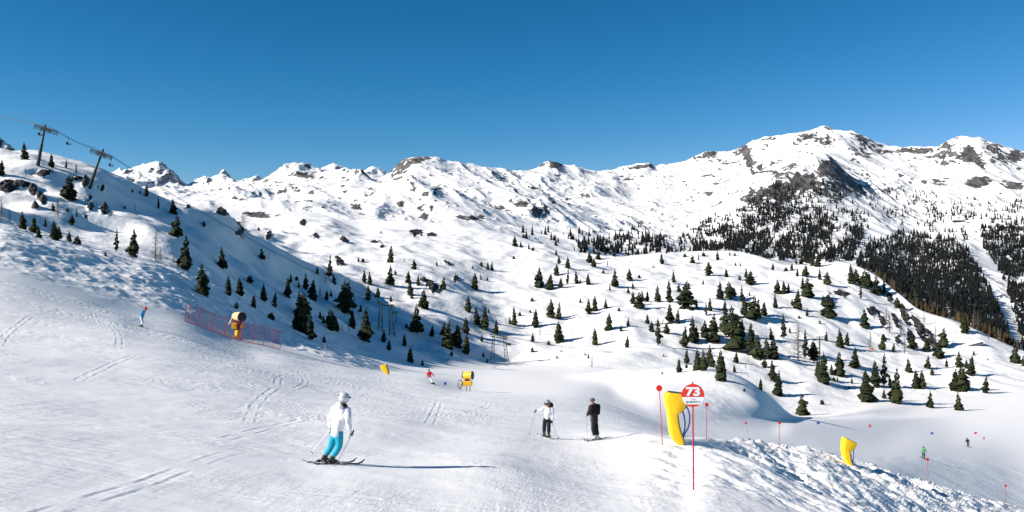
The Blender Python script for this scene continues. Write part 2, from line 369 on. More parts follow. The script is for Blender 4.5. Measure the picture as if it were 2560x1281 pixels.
# piste: gentle rolls, ski-carved streaks
def f_near(s):
    x, y, t, px = X[s], D[s], TT[s], PX[s]
    rel = 0.10 * fbm(x / 9, y / 9, 3, 3) * sstep(3, 12, y) + 0.24 * np.exp(-((x + .6) / 2.4) ** 2 - ((y - 22.3) / 4.5) ** 2)
    # carved traverses running across the slope
    yy = y + 0.16 * x + 1.2 * fbm(x / 14, y / 14, 2, 40)
    st = fbm(x / 2.6, yy / 0.22, 3, 5)
    patch = sstep(-0.25, 0.5, fbm(x / 7, y / 5, 2, 6))
    rel += (0.014 * st * patch + 0.007 * fbm(x / 0.5, y / 0.5, 2, 8) * patch) * (1 + sstep(25, 70, y) * 0.8)
    fresh = sstep(0.15, 0.5, fbm(x / 4 + 7, y / 3, 3, 66))
    rel += 0.012 * fresh * ridged(x / 0.7, y / 0.55, 3, 61)
    # diagonal tracks of single skiers
    for j, (x0, y0, x1, y1, cv) in enumerate(TRACKS):
        ln = math.hypot(x1 - x0, y1 - y0); ux, uy = (x1 - x0) / ln, (y1 - y0) / ln
        al = (x - x0) * ux + (y - y0) * uy; ac = -(x - x0) * uy + (y - y0) * ux
        ac = ac - cv * np.sin(np.clip(al / ln, 0, 1) * math.pi) 
        w = sstep(0, 0.08, al / ln) * (1 - sstep(0.92, 1, al / ln))
        for off in (-0.17, 0.17):
            q = (ac - off) / 0.055
            br = sstep(-0.5, 0.3, fbm(al / 1.5 + 3 * j, ac * 0 + j, 2, 44))
            rel += w * br * (-0.009 * np.exp(-q * q) + 0.008 * np.exp(-(q - 1.6) ** 2)) * (1 + sstep(25, 60, y))
    # right snow ridge: ploughed lumps behind the step
    lump = sstep(1790, 1960, px + 1.2 * (t - ti['N3']) * 60) * sstep(ti['N2'] + 0.9, ti['N3'] + 0.1, t) * (1 - sstep(ti['N4'] + 0.2, ti['N5'], t))
    rg = ridged(x / 2.3, y / 2.8, 4, 21)
    rel += lump * ((0.12 + 0.34 * sstep(-.2, .5, fbm(x / 5, y / 6, 2, 25))) * (rg - 0.35) + 0.30 * fbm(x / 3.2, y / 4.5, 3, 22) + 0.13 * fbm(x / 0.6, y / 0.9, 4, 23))
    # grainy berm on the left of the step
    berm = sstep(1560, 1680, px) * sstep(ti['N1'] + 0.3, ti['N2'] - 0.4, t) * (1 - sstep(ti['N2'] + 0.6, ti['N3'] + 0.3, t)) 
    rel += berm * (0.08 * fbm(x / 0.8, y / 1.2, 4, 27) + 0.07 * fbm((x + 0.35 * y) / 0.5, y / 3.5, 3, 29))
    # rough snow just past the piste edge on the left
    return rel
def P2W(px, py, d): return ((px - CX) / F * d, d)
TRACKS = []
_rt = random.Random(12)
for _ in range(20):
    d0 = _rt.uniform(11, 62); u0 = _rt.uniform(-.62, .18); hd = _rt.choice([_rt.uniform(1.1, 1.9), _rt.uniform(1.9, 2.35)])
    L_ = _rt.uniform(5, 10) + d0 * .3
    x0, y0 = u0 * d0, d0; x1, y1 = x0 + L_ * math.cos(hd), y0 + L_ * math.sin(hd); cv = _rt.uniform(-.05, .05) * L_
    TRACKS.append((x0, y0, x1, y1, cv))
# the step of the step line keeps its edge; lumps vary
apply(near, f_near)

def f_mid(s):
    x, y, t, px = X[s], D[s], TT[s], PX[s]
    w = sstep(ti['N6'] + 0.2, ti['M1'], t) * (1 - sstep(ti['C2'], ti['C2'] + 1, t))
    hill = sstep(ti['M2'] + 0.3, ti['M4'], t)
    edge = 1 - 0.75 * np.exp(-((t - ti['C1']) / 0.35) ** 2) * (1 - sstep(850, 950, px)) - 0.75 * np.exp(-((t - ti['C2']) / 0.4) ** 2)
    valley = sstep(1750, 1950, px) * (1 - sstep(ti['M2'] - 0.2, ti['M3'], t)) + sstep(950, 1050, px) * (1 - sstep(1700, 1800, px)) * (1 - sstep(ti['M2'] + 0.2, ti['M3'] + 0.2, t)) * 0.8
    valley = np.clip(valley, 0, 1)
    lf = 1 + 0.7 * (1 - sstep(820, 950, px))
    rel = lf * hill * (1.7 * fbm(x / 34, y / 40, 2, 50) + 1.0 * fbm(x / 13, y / 15, 2, 52)) * edge
    rough = (1 - sstep(880, 980, px)) * (1 - sstep(ti['M2'] + 0.5, ti['M3'] + 0.6, t))
    rel += rough * (0.34 * fbm(x / 5.5, y / 6.5, 4, 54) + 0.20 * (ridged(x / 3.2, y / 3.6, 3, 56) - 0.4))
    rel += hill * 0.07 * fbm(x / 3.2, y / 4, 2, 58)
    rel += (1 - valley) * 0.05 * fbm(x / 1.2, y / 1.6, 2, 59)
    moundw = sstep(1560, 1640, px) * (1 - sstep(1880, 1930, px)) * band('M1', 'M2', 0.6)[s]
    rel += moundw * 0.15 * fbm(x / 4, y / 5, 3, 60)
    return rel * w * (1 - 0.9 * valley)
apply(mid, f_mid)

# crags on the slopes: steps in the snow where rock shows
def ell(px, py, cx, cy, rx, ry, rot=0):
    c, s_ = math.cos(math.radians(rot)), math.sin(math.radians(rot))
    dx, dy = px - cx, py - cy
    a_ = (dx * c + dy * s_) / rx; b_ = (-dx * s_ + dy * c) / ry
    return np.exp(-(a_ * a_ + b_ * b_) * 1.2)
PY = PYof()
midmask = (TT > ti['M2']) & (TT < ti['C2'] + 0.6)
crag = np.zeros_like(Z)
for c in [(35,460,45,14,0),(20,470,30,18,0),(92,432,38,11,8),(130,430,12,5,0),(180,448,28,9,0),(215,458,12,16,20),(105,500,24,10,50),(82,478,14,14,40),(90,520,12,5,0),
          (220,500,14,6,-20),(225,520,10,10,0),(255,472,8,12,20),(262,528,16,12,40),(245,468,8,8,0),(215,540,8,8,0),(560,530,24,14,0),(592,548,8,26,-25),(600,580,12,12,0),
          (848,655,10,20,-40),(860,600,14,10,40),(790,590,9,10,0),(758,558,12,10,30),(672,590,9,14,20),(1040,580,20,10,0),(1078,588,14,7,0),(1080,715,30,14,40),(1060,700,12,8,0),(1140,700,10,10,0),
          (1120,660,14,4,30),(940,606,18,4,0),(955,618,8,4,0),(510,565,6,6,0),(470,520,8,4,0),
          (2075,755,14,26,-20),(2105,735,24,9,10),(2180,775,16,16,0),(2205,800,9,30,-25),(2262,790,10,46,-25),(2245,850,10,16,0),(2300,825,14,52,-30),(2325,845,10,35,-20),(2270,730,26,6,35),(2225,745,10,14,0),(2238,800,8,26,-20),(2278,850,12,30,-15),(2340,870,12,18,-20),(2210,845,8,16,-20)]:
    crag = np.maximum(crag, ell(PX, PY, *c))
crag *= midmask
rr = slice(np.where(midmask.any(axis=1))[0][0], np.where(midmask.any(axis=1))[0][-1] + 1)
cn = np.zeros_like(Z); cn[rr] = ridged(X[rr] / 6, D[rr] / 9, 4, 70) - 0.4 + 0.5 * fbm(X[rr] / 2.0, D[rr] / 3.0, 3, 71)
craw = crag.copy()
crag = sstep(0.18, 0.6, crag + 0.22 * cn)
Z += crag * craw * (0.7 + 2.0 * cn)
ROCK = np.maximum(ROCK, np.where(midmask, sstep(0.25, 0.62, crag * 0.66 + 0.45 * cn), 0))

# far massif
def f_far(s):
    x, y, t, px = X[s], D[s], TT[s], PX[s]
    w = sstep(ti['C2'] + 0.2, ti['F1'], t)
    sky_ = np.exp(-((t - ti['FS']) / 0.45) ** 2)
    rg = ridged(x / 620, y / 800, 6, 80) - 0.38
    fi = fbm(x / 150, y / 190, 5, 82)
    gul = ridged((x + 0.25 * y) / 120, y / 420, 4, 84) - 0.4
    rel = (36 * rg * (1 - 0.85 * sky_) + 4 * fi * (1 - 0.5 * sky_) + 12 * gul * (1 - 0.3 * sky_))
    crisp = sstep(-.25, .45, fbm(x / 260, y / 330, 3, 87))
    rel += (1.0 + 2.6 * crisp) * fbm(x / 30, y / 44, 4, 86) + 6.0 * crisp * (ridged(x / 62 + .25 * y / 62, y / 150, 5, 89) - 0.4) * (1 - .5 * sky_) + sky_ * 7 * (ridged(x / 60, y / 200, 3, 88) - 0.45)
    calm = 0.45 + 0.55 * sstep(1.0, 3.0, t - ti['F0'])
    return rel * w * calm
# rock ribs (spurs) standing out of the face: crest polylines in bearing / elevation / distance / height / width
def rib(pts, h, wd, wl=None):
    P = np.array([((p[0] - CX) / F * p[2], p[2]) for p in pts])
    r = np.where(far.any(axis=1))[0]; s = slice(r[0], len(T))
    x, y = X[s], D[s]
    best = np.full(x.shape, 1e9); hb = np.zeros_like(x)
    for i in range(len(P) - 1):
        a0, b0 = P[i], P[i + 1]; dv = b0 - a0; L2 = (dv ** 2).sum()
        tt_ = np.clip(((x - a0[0]) * dv[0] + (y - a0[1]) * dv[1]) / L2, 0, 1)
        dd = np.hypot(x - a0[0] - tt_ * dv[0], y - a0[1] - tt_ * dv[1])
        hh = h[i] + (h[i + 1] - h[i]) * tt_
        m = dd < best
        best = np.where(m, dd, best); hb = np.where(m, hh, hb)
    Z[s] += hb * np.clip(1 - best / wd, 0, 1) ** 1.25
rib([(2066, 0, 2680), (2085, 0, 2480), (2150, 0, 2250), (2210, 0, 2120), (2290, 0, 2020), (2340, 0, 1950)], [16, 18, 18, 16, 12, 4], 170)
rib([(2066, 0, 2680), (1960, 0, 2450), (1860, 0, 2250), (1800, 0, 2050)], [26, 30, 26, 8], 170)
rib([(1880, 0, 3400), (1860, 0, 3150), (1850, 0, 2900)], [20, 55, 15], 220)
rib([(1006, 0, 1680), (1050, 0, 1560), (1120, 0, 1420)], [52, 42, 10], 150)
rib([(770, 0, 2250), (860, 0, 2050), (915, 0, 1800), (930, 0, 1650)], [20, 55, 42, 5], 190)
rib([(2400, 0, 3350), (2440, 0, 3150), (2500, 0, 2900)], [8, 36, 15], 200)
rib([(2170, 0, 3500), (2120, 0, 3350), (2000, 0, 3400)], [10, 35, 15], 200)
rib([(1290, 0, 2100), (1350, 0, 1900), (1370, 0, 1750)], [15, 40, 8], 200)
apply(far, f_far)
PY = PYof()

# rock shows where the faces are steep
rF = np.where(far.any(axis=1))[0]; sF = slice(rF[0], len(T))
def slope_of(D, Z, s):
    z, d = Z[s], D[s]
    dzr = np.gradient(z, axis=0); ddr = np.gradient(d, axis=0)
    du = np.gradient(pxs) / F
    zd_ = dzr / np.maximum(ddr, 1e-6)
    dzc = np.gradient(z, axis=1) ; ddc = np.gradient(d, axis=1)
    # column neighbours differ in u (and d): x = u*d
    zx = (dzc - zd_ * ddc) / (du[None, :] * d)
    zy = zd_ - zx * U[None, :]
    return np.hypot(zx, zy), zx, zy
sl, zx_, zy_ = slope_of(D, Z, sF)
xf, yf = X[sF], D[sF]
nz_ = fbm(xf / 90, yf / 130, 5, 90)
fine = fbm(xf / 14, yf / 22, 4, 92)
steep = sstep(0.46, 0.98, sl + 0.34 * nz_ + 0.36 * fine)
hand = np.zeros_like(sl)
pf, yf_ = PX[sF], PY[sF]
for c in [(1040,402,45,9,-12,1),(1000,415,16,16,0,1),(770,418,22,9,20,.8),(760,440,60,10,8,.8),(860,470,14,30,-15,.9),(700,458,20,8,0,.5),(890,515,22,14,20,.9),(650,540,60,9,5,.8),(690,540,20,8,0,.6),(850,500,14,12,0,.5),
          (775,505,12,8,0,.6),(1160,545,60,10,10,.8),(1195,545,34,14,0,.8),(960,540,20,18,-60,.5),(1000,510,16,12,0,.8),(1060,540,50,30,35,.45),(1390,412,26,12,0,1),(1340,430,22,6,0,.5),(1600,418,40,8,-8,.9),(1780,383,24,9,0,1),(1860,370,30,10,-30,.9),
          (1440,470,50,14,0,.5),(1300,510,34,16,0,.7),(1370,545,70,12,10,.5),(1570,595,30,12,0,.8),(1600,610,46,14,0,.7),
          (1980,470,130,42,-22,.95),(1890,500,80,46,-30,.8),(2060,420,26,28,20,.95),(2040,480,50,40,0,.7),(1870,400,16,50,-20,.9),(2060,355,60,14,10,.6),(2010,340,50,12,-8,.5),(2150,348,40,14,15,.9),(2200,365,30,8,0,.8),
          (2280,378,90,10,0,1),(2370,368,24,14,0,1),(2420,385,26,36,-30,.9),(2480,370,40,20,0,.8),(2440,400,50,14,40,.8),(2540,390,30,20,0,.9),(2350,452,40,14,0,.8),(2445,455,36,20,0,1),(2540,465,40,16,0,.8),(2220,440,40,12,0,.5),(2250,490,90,20,10,.3),
          (1330,470,26,6,10,.7),(1420,500,20,14,-50,.6),(1510,470,26,7,15,.6),(1570,450,30,6,-8,.6),(1640,470,26,6,8,.55),(1710,455,24,5,0,.5),(1250,520,24,10,20,.7),(1330,560,40,8,-10,.6),(1440,560,26,6,0,.5),(1100,470,22,8,20,.55),(1050,455,18,6,0,.5),(920,470,16,10,30,.6),(600,500,30,6,5,.5),(560,520,24,6,0,.5),(720,505,20,6,-10,.5),(820,490,16,8,0,.55),(1180,500,14,10,0,.5),(1890,430,30,8,-20,.5),(1950,400,26,8,0,.45),(2130,400,30,8,20,.55),(2180,470,24,8,20,.5),(2330,420,36,6,0,.5),(2500,430,30,10,20,.6),(2400,490,60,10,0,.45),(2520,500,40,10,0,.5),(1620,530,24,6,0,.4),(1560,510,20,6,0,.4),(1760,560,40,14,-40,.6),(1700,480,40,12,0,.35),(1480,430,40,8,0,.3)]:
    hand = np.maximum(hand, ell(pf, yf_, *c[:5]) * c[5])
hn = sstep(0.30, 0.62, hand * 0.85 + 0.34 * nz_ + 0.36 * fine)
speck = sstep(0.42, 0.62, 0.8 * fine + 0.5 * nz_ + 0.10) * 0.75
rockF = np.clip(0.80 * np.maximum(np.maximum(steep * 0.9, hn), speck * sstep(ti['F1'], ti['F2'], TT[sF]) ), 0, 1)
ROCK[sF] = np.maximum(ROCK[sF], rockF * sstep(ti['F0'], ti['F1'], TT[sF]))
Z[sF] += rockF * (5.0 * fine) * sstep(ti['F0'], ti['F1'], TT[sF])
PY = PYof()

# ---- ground queries
def col_of(px): return np.interp(px, pxs, np.arange(NC))
_run = np.minimum.accumulate(PY, axis=0)     # lowest py reached so far = visible horizon
def hit(px, py, dmin=3.0):
    """first ground point seen along bearing px at elevation py"""
    c = int(round(float(col_of(px))))
    yy, dd, zz = PY[:, c], D[:, c], Z[:, c]
    ok = np.where((yy <= py) & (dd > dmin))[0]
    i = ok[0]
    j = max(i - 1, 0)
    t = 0.0 if yy[j] == yy[i] else min(1, max(0, (yy[j] - py) / (yy[j] - yy[i])))
    d = dd[j] + (dd[i] - dd[j]) * t; z = zz[j] + (zz[i] - zz[j]) * t
    return Vector(((px - CX) / F * d, d, z))
def gz(x, y):
    """ground height at a world point"""
    px = CX + F * x / y
    c = float(col_of(px)); c0 = int(c); c1 = min(c0 + 1, NC - 1); t = c - c0
    return float(np.interp(y, D[:, c0], Z[:, c0]) * (1 - t) + np.interp(y, D[:, c1], Z[:, c1]) * t)
def gn(x, y, h=0.4):
    return Vector((-(gz(x + h, y) - gz(x - h, y)) / (2 * h), -(gz(x, y + h) - gz(x, y - h)) / (2 * h), 1)).normalized()
def at(px, py, d):
    return Vector(((px - CX) / F * d, d, -(py - CY) / F * d))

# ---- materials of the ground
def snow_material(name, near_detail, rock_cols, rock_scale, bdist):
    m = bpy.data.materials.new(name); m.use_nodes = True
    nt = m.node_tree; N = nt.nodes; Lk = nt.links
    b = N["Principled BSDF"]
    b.inputs["Roughness"].default_value = 0.55
    b.inputs["Specular IOR Level"].default_value = 0.25
    tc = N.new("ShaderNodeTexCoord")
    def noise(scale, detail=5, rough=0.55, mapping=None):
        n = N.new("ShaderNodeTexNoise"); n.inputs["Scale"].default_value = scale
        n.inputs["Detail"].default_value = detail; n.inputs["Roughness"].default_value = rough
        src = tc.outputs["Object"]
        if mapping:
            mp = N.new("ShaderNodeMapping"); mp.inputs["Scale"].default_value = mapping[0]; mp.inputs["Rotation"].default_value = mapping[1]
            Lk.new(src, mp.inputs["Vector"]); src = mp.outputs[0]
        Lk.new(src, n.inputs["Vector"]); return n
    def ramp(fac, stops):
        r = N.new("ShaderNodeValToRGB"); els = r.color_ramp.elements
        while len(els) < len(stops): els.new(0.5)
        for e_, (p, c) in zip(els, stops):
            e_.position = p; e_.color = (*c, 1)
        Lk.new(fac, r.inputs[0]); return r
    sn = ramp(noise(0.35 if near_detail else 0.02, 3).outputs[0], [(0.3, (0.84, 0.835, 0.825)), (0.7, (0.885, 0.88, 0.868))])
    at_ = N.new("ShaderNodeAttribute"); at_.attribute_name = "rock"
    rn = noise(rock_scale, 8, 0.7)
    rc = ramp(rn.outputs[0], [(0.28, rock_cols[0]), (0.45, rock_cols[1]), (0.6, rock_cols[2]), (0.75, rock_cols[3])])
    n3 = noise(rock_scale * 1.7, 8, 0.80) if near_detail else noise(1.0, 9, 0.82, ((rock_scale * 1.5, rock_scale * 0.62, rock_scale * 0.8), (0, 0, math.radians(18))))
    ad = N.new("ShaderNodeMath"); ad.operation = 'MULTIPLY_ADD'; ad.inputs[1].default_value = 1.7 if not near_detail else 1.1; ad.inputs[2].default_value = -0.85 if not near_detail else -0.55
    Lk.new(n3.outputs[0], ad.inputs[0])
    su = N.new("ShaderNodeMath"); su.operation = 'ADD'; Lk.new(at_.outputs["Fac"], su.inputs[0]); Lk.new(ad.outputs[0], su.inputs[1])
    mr = N.new("ShaderNodeMapRange"); mr.inputs["From Min"].default_value = 0.45; mr.inputs["From Max"].default_value = 0.55
    Lk.new(su.outputs[0], mr.inputs["Value"])
    mx = N.new("ShaderNodeMix"); mx.data_type = 'RGBA'
    Lk.new(mr.outputs[0], mx.inputs["Factor"]); Lk.new(sn.outputs[0], mx.inputs["A"]); Lk.new(rc.outputs[0], mx.inputs["B"])
    Lk.new(mx.outputs["Result"], b.inputs["Base Color"])
    # fine relief
    if near_detail:
        h1 = noise(1.0, 6, 0.65, ((0.5, 5.0, 1.0), (0, 0, math.radians(-9))))
        h2 = noise(9.0, 5, 0.7)
        h3 = noise(1.0, 4, 0.6, ((3.0, 0.45, 1.0), (0, 0, math.radians(-24))))
        a1 = N.new("ShaderNodeMath"); a1.operation = 'MULTIPLY_ADD'; a1.inputs[1].default_value = 0.28
        Lk.new(h2.outputs[0], a1.inputs[0]); Lk.new(h1.outputs[0], a1.inputs[2])
        a2 = N.new("ShaderNodeMath"); a2.operation = 'MULTIPLY_ADD'; a2.inputs[1].default_value = 0.45
        Lk.new(h3.outputs[0], a2.inputs[0]); Lk.new(a1.outputs[0], a2.inputs[2])
        src = a2.outputs[0]
    else:
        h1 = noise(rock_scale * 0.7, 8, 0.7)
        wk = N.new("ShaderNodeMapRange"); wk.inputs["To Min"].default_value = 0.06; wk.inputs["To Max"].default_value = 1.0
        Lk.new(mr.outputs[0], wk.inputs["Value"])
        mm = N.new("ShaderNodeMath"); mm.operation = 'MULTIPLY'
        Lk.new(h1.outputs[0], mm.inputs[0]); Lk.new(wk.outputs[0], mm.inputs[1]); src = mm.outputs[0]
    if near_detail:
        pm = N.new("ShaderNodeMapRange"); pm.inputs["From Min"].default_value = .36; pm.inputs["From Max"].default_value = .66; pm.inputs["To Min"].default_value = .18; pm.inputs["To Max"].default_value = 1.35
        Lk.new(noise(0.22, 3, .6).outputs[0], pm.inputs["Value"])
        pmul = N.new("ShaderNodeMath"); pmul.operation = 'MULTIPLY'; Lk.new(src, pmul.inputs[0]); Lk.new(pm.outputs[0], pmul.inputs[1]); src = pmul.outputs[0]
    bp = N.new("ShaderNodeBump"); bp.inputs["Strength"].default_value = 1.0; bp.inputs["Distance"].default_value = bdist
    Lk.new(src, bp.inputs["Height"]); Lk.new(bp.outputs[0], b.inputs["Normal"])
    return m
M_piste = snow_material("groomed_snow", True, [(.03,.03,.03),(.08,.075,.07),(.14,.13,.12),(.2,.19,.18)], 3.0, 0.055)
M_hill = snow_material("hillside_snow", False, [(.010,.0095,.009),(.026,.024,.022),(.06,.055,.05),(.13,.12,.11)], 0.55, 0.55)
M_mount = snow_material("mountain_snow", False, [(.03,.03,.032),(.075,.072,.07),(.15,.142,.135),(.27,.255,.235)], 0.035, 9.0)

def grid_normals(X_, D_, Z_):
    P = np.stack([X_, D_, Z_], -1)
    a_ = np.gradient(P, axis=1); b_ = np.gradient(P, axis=0)
    n = np.cross(a_, b_); n /= np.linalg.norm(n, axis=-1, keepdims=True) + 1e-12
    return n * np.sign(n[..., 2:3] + 1e-9)
NRM = grid_normals(X, D, Z)
def sheet(name, r0, r1, D_, Z_, X_, rock, m, c0=0, c1=None, nrm=None):
    c1 = c1 or D_.shape[1]
    d, z, x, rk = D_[r0:r1, c0:c1], Z_[r0:r1, c0:c1], X_[r0:r1, c0:c1], rock[r0:r1, c0:c1]
    nr, nc = d.shape
    co = np.stack([x, d, z], -1).reshape(-1, 3).astype(np.float32)
    idx = np.arange(nr * nc).reshape(nr, nc)
    q = np.stack([idx[:-1, :-1], idx[:-1, 1:], idx[1:, 1:], idx[1:, :-1]], -1).reshape(-1, 4)
    me = bpy.data.meshes.new(name)
    me.vertices.add(len(co)); me.vertices.foreach_set("co", co.ravel())
    me.loops.add(q.size); me.loops.foreach_set("vertex_index", q.ravel().astype(np.int32))
    me.polygons.add(len(q)); me.polygons.foreach_set("loop_start", np.arange(0, q.size, 4, dtype=np.int32))
    me.polygons.foreach_set("use_smooth", np.ones(len(q), bool))
    at_ = me.attributes.new("rock", 'FLOAT', 'POINT'); at_.data.foreach_set("value", rk.ravel().astype(np.float32))
    me.update(); me.validate()
    if nrm is not None:
        me.normals_split_custom_set_from_vertices(nrm[r0:r1, c0:c1].reshape(-1, 3).astype(np.float32))
    return link_mesh(name, me, m)

rowN6 = int(np.where(T >= ti['N6'])[0][0]); rowC2 = int(np.where(T >= ti['C2'] + 0.8)[0][0])
tag(sheet("piste", 0, rowN6 + 1, D, Z, X, ROCK, M_piste, nrm=NRM), "groomed white ski piste with crossing tracks and a lumpy snow bank on its edge", "ski piste", kind="structure")
tag(sheet("hillside_terrain", rowN6, rowC2 + 1, D, Z, X, ROCK, M_hill, nrm=NRM), "snow covered hillside and valley floor with scattered trees", "hillside", kind="structure")
tag(sheet("mountains", rowC2, len(T), D, Z, X, ROCK, M_mount, nrm=NRM), "long snowy mountain massif with grey rock faces behind the valley", "mountains", kind="structure")

# the distant jagged peaks
mk = (pxs >= 110) & (pxs <= 1115)
pk_x = pxs[mk]
def zdp(L):
    k = np.array(L, float)
    y = np.interp(pk_x, k[:, 0], k[:, 1]); d = pchip(k[:, 0], k[:, 2], pk_x)
    return d, -(y - CY) / F * d
kp = [zdp(PEAKS[k_]) for k_ in ('P0', 'P1', 'P2')]
kp.append((kp[2][0] * 1.1, kp[2][1] * 0.6))
TP, DP, ZP = grid(np.array([k_[0] for k_ in kp]), np.array([k_[1] for k_ in kp]), [50, 130, 10])
UP = (pk_x - CX) / F; XP = UP[None, :] * DP
sc_ = DP / 4000.0
tP = TP[:, None]
skyw = np.exp(-((tP - 2) / 0.2) ** 2)
reP = (70 * (ridged(XP / 420 + 0.12 * DP / 420, DP / 700, 6, 101) - 0.4) + 34 * (ridged((XP - 0.3 * DP) / 170, DP / 520, 5, 103) - 0.4)) * (1 - 0.8 * skyw) + 12 * fbm(XP / 60, DP / 90, 4, 104) * (1 - 0.4 * skyw)
ZP += reP * sc_ * 0.9
gx = np.gradient(ZP, axis=1) / (np.gradient(UP)[None, :] * DP); gy = np.gradient(ZP, axis=0) / np.gradient(DP, axis=0)
slP = np.hypot(gx, gy)
RKP = sstep(0.9, 1.7, slP + 0.5 * fbm(XP / 80, DP / 120, 4, 105)) * 0.85
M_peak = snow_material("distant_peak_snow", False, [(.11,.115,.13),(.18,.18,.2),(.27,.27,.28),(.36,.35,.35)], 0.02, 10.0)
tag(sheet("far_mountains", 0, len(TP), DP, ZP, XP, RKP, M_peak), "jagged distant snow peaks showing above the left end of the massif", "mountains", kind="structure")
# ------------------------------------------------------------------ trees
def leaf_mat(name, c0, c1, c2):
    m = bpy.data.materials.new(name); m.use_nodes = True
    nt = m.node_tree; b = nt.nodes["Principled BSDF"]
    b.inputs["Roughness"].default_value = 0.8; b.inputs["Specular IOR Level"].default_value = 0.15
    oi = nt.nodes.new("ShaderNodeObjectInfo"); tc = nt.nodes.new("ShaderNodeTexCoord")
    nz = nt.nodes.new("ShaderNodeTexNoise"); nz.inputs["Scale"].default_value = 9; nz.inputs["Detail"].default_value = 3
    nt.links.new(tc.outputs["Object"], nz.inputs["Vector"])
    ad = nt.nodes.new("ShaderNodeMath"); ad.operation = 'MULTIPLY_ADD'; ad.inputs[1].default_value = 0.45
    nt.links.new(oi.outputs["Random"], ad.inputs[0]); nt.links.new(nz.outputs[0], ad.inputs[2])
    r = nt.nodes.new("ShaderNodeValToRGB"); els = r.color_ramp.elements; els.new(0.5)
    for e_, (p, c) in zip(els, [(0.3, c0), (0.65, c1), (1.0, c2)]):
        e_.position = p; e_.color = (*c, 1)
    nt.links.new(ad.outputs[0], r.inputs[0]); nt.links.new(r.outputs[0], b.inputs["Base Color"])
    return m
M_spruce = leaf_mat("spruce_needles", (.009, .013, .007), (.019, .026, .011), (.042, .049, .020))
M_larch = leaf_mat("bare_larch_twigs", (.075, .055, .038), (.12, .09, .065), (.17, .14, .11))
M_bark = mat("bark", (.055, .042, .032), 0.9, var=.3, scale=14)

def crown_spruce(seed, width, levels, gap=0.0, drop=0.35, lean=0.0, irregular=0.25, start=0.06, bushy=1.0):
    r = random.Random(seed); v, f = [], []
    two = r.uniform(0, 6)
    for i in range(levels):
        t = i / (levels - 1)
        h = start + (1 - start) * (1 - (1 - t) ** 1.12) * 0.985
        prof = (1 - t) ** 0.85 * min(1, 0.62 + 2.2 * t) if bushy <= 1 else max(0.04, math.sqrt(max(0, 1 - (1.9 * t - 0.72) ** 2 * 0.62)) * (1 - t ** 3))
        R = width * prof * (1 + r.uniform(-irregular, irregular) * 0.55) + 0.008
        nb = max(4, int(5 + 6 * (1 - t)))
        ph0 = r.uniform(0, 6.28)
        for k in range(nb):
            if r.random() < gap: continue
            ph = ph0 + 6.283 * k / nb + r.uniform(-.25, .25)
            side = 1 + 0.22 * math.sin(ph + two)
            L = R * side * r.uniform(1 - irregular, 1 + irregular * .6)
            dz = -drop * L * r.uniform(.6, 1.3) + (0.25 * L if t > .75 else 0)
            up = 0.10 * L
            c, s = math.cos(ph), math.sin(ph)
            cx = lean * h
            hh = h + r.uniform(-.012, .012)
            w = L * r.uniform(.30, .44) * (1.1 if bushy <= 1 else 1.25)
            # main frond: base, widest at 45 %, toothed tip; drooping
            def P(a_, b_, z): return (cx + c * a_ - s * b_, s * a_ + c * b_, hh + z)
            b0 = len(v)
            v += [P(0.0, -w * .25, .012), P(0.0, w * .25, .012), P(L * .5, -w * r.uniform(.8, 1.1), dz * .42 + up), P(L * .5, w * r.uniform(.8, 1.1), dz * .42 + up),
                  P(L * .82, -w * r.uniform(.35, .6), dz * .85), P(L * .82, w * r.uniform(.35, .6), dz * .85), P(L, 0, dz),
                  P(L * .5, 0, dz * .3 + up * 1.9), P(L * .62, -w * 1.25, dz * .75), P(L * .62, w * 1.25, dz * .75)]
            f += [(b0, b0 + 2, b0 + 7), (b0, b0 + 7, b0 + 1), (b0 + 1, b0 + 7, b0 + 3), (b0 + 7, b0 + 2, b0 + 4), (b0 + 7, b0 + 4, b0 + 6), (b0 + 7, b0 + 6, b0 + 5), (b0 + 7, b0 + 5, b0 + 3),
                  (b0 + 2, b0 + 8, b0 + 4), (b0 + 3, b0 + 5, b0 + 9)]
            # hanging needles under the frond
            b1 = len(v)
            hd = -0.05 - 0.10 * L * r.uniform(.5, 1.4)
            v += [P(L * .15, 0, 0), P(L * .5, 0, dz * .3 + up), P(L * .9, 0, dz), P(L * .4, 0, dz * .4 + hd), P(L * .72, 0, dz * .8 + hd)]
            f += [(b1, b1 + 1, b1 + 3), (b1 + 1, b1 + 4, b1 + 3), (b1 + 1, b1 + 2, b1 + 4)]
    # leader
    b0 = len(v); cx = lean
    v += [(cx * .96 - .009, 0, .955), (cx * .96 + .009, 0, .955), (cx, 0, 1.0), (cx * .96, -.009, .955), (cx * .96, .009, .955)]
    f += [(b0, b0 + 1, b0 + 2), (b0 + 3, b0 + 4, b0 + 2)]
    me = bpy.data.meshes.new("crown"); me.from_pydata(v, [], f); me.update()
    return me

def crown_larch(seed, width, n=70, lean=0.0):
    r = random.Random(seed); mb = MB()
    for i in range(n):
        t = 0.12 + 0.86 * (i / n) ** 0.9
        L = width * (1 - t) ** .8 * r.uniform(.6, 1.2) + .015
        ph = r.uniform(0, 6.28); c, s = math.cos(ph), math.sin(ph)
        rise = r.uniform(-.1, .45) * L
        p0 = Vector((lean * t, 0, t)); p1 = p0 + Vector((c * L, s * L, rise))
        mb.tube([p0, p0.lerp(p1, .55) + Vector((0, 0, -.01)), p1], [.006 * (1 - t) + .0035, .0035, .0015], 3, cap=False)
        for k in range(6):
            a_ = r.uniform(.2, 1); q = p0.lerp(p1, a_)
            d_ = Vector((r.uniform(-1, 1), r.uniform(-1, 1), r.uniform(-.7, .8))).normalized() * L * r.uniform(.18, .42)
            mb.tube([q, q + d_], [.0028, .001], 3, cap=False)
    return mb.mesh("crown")

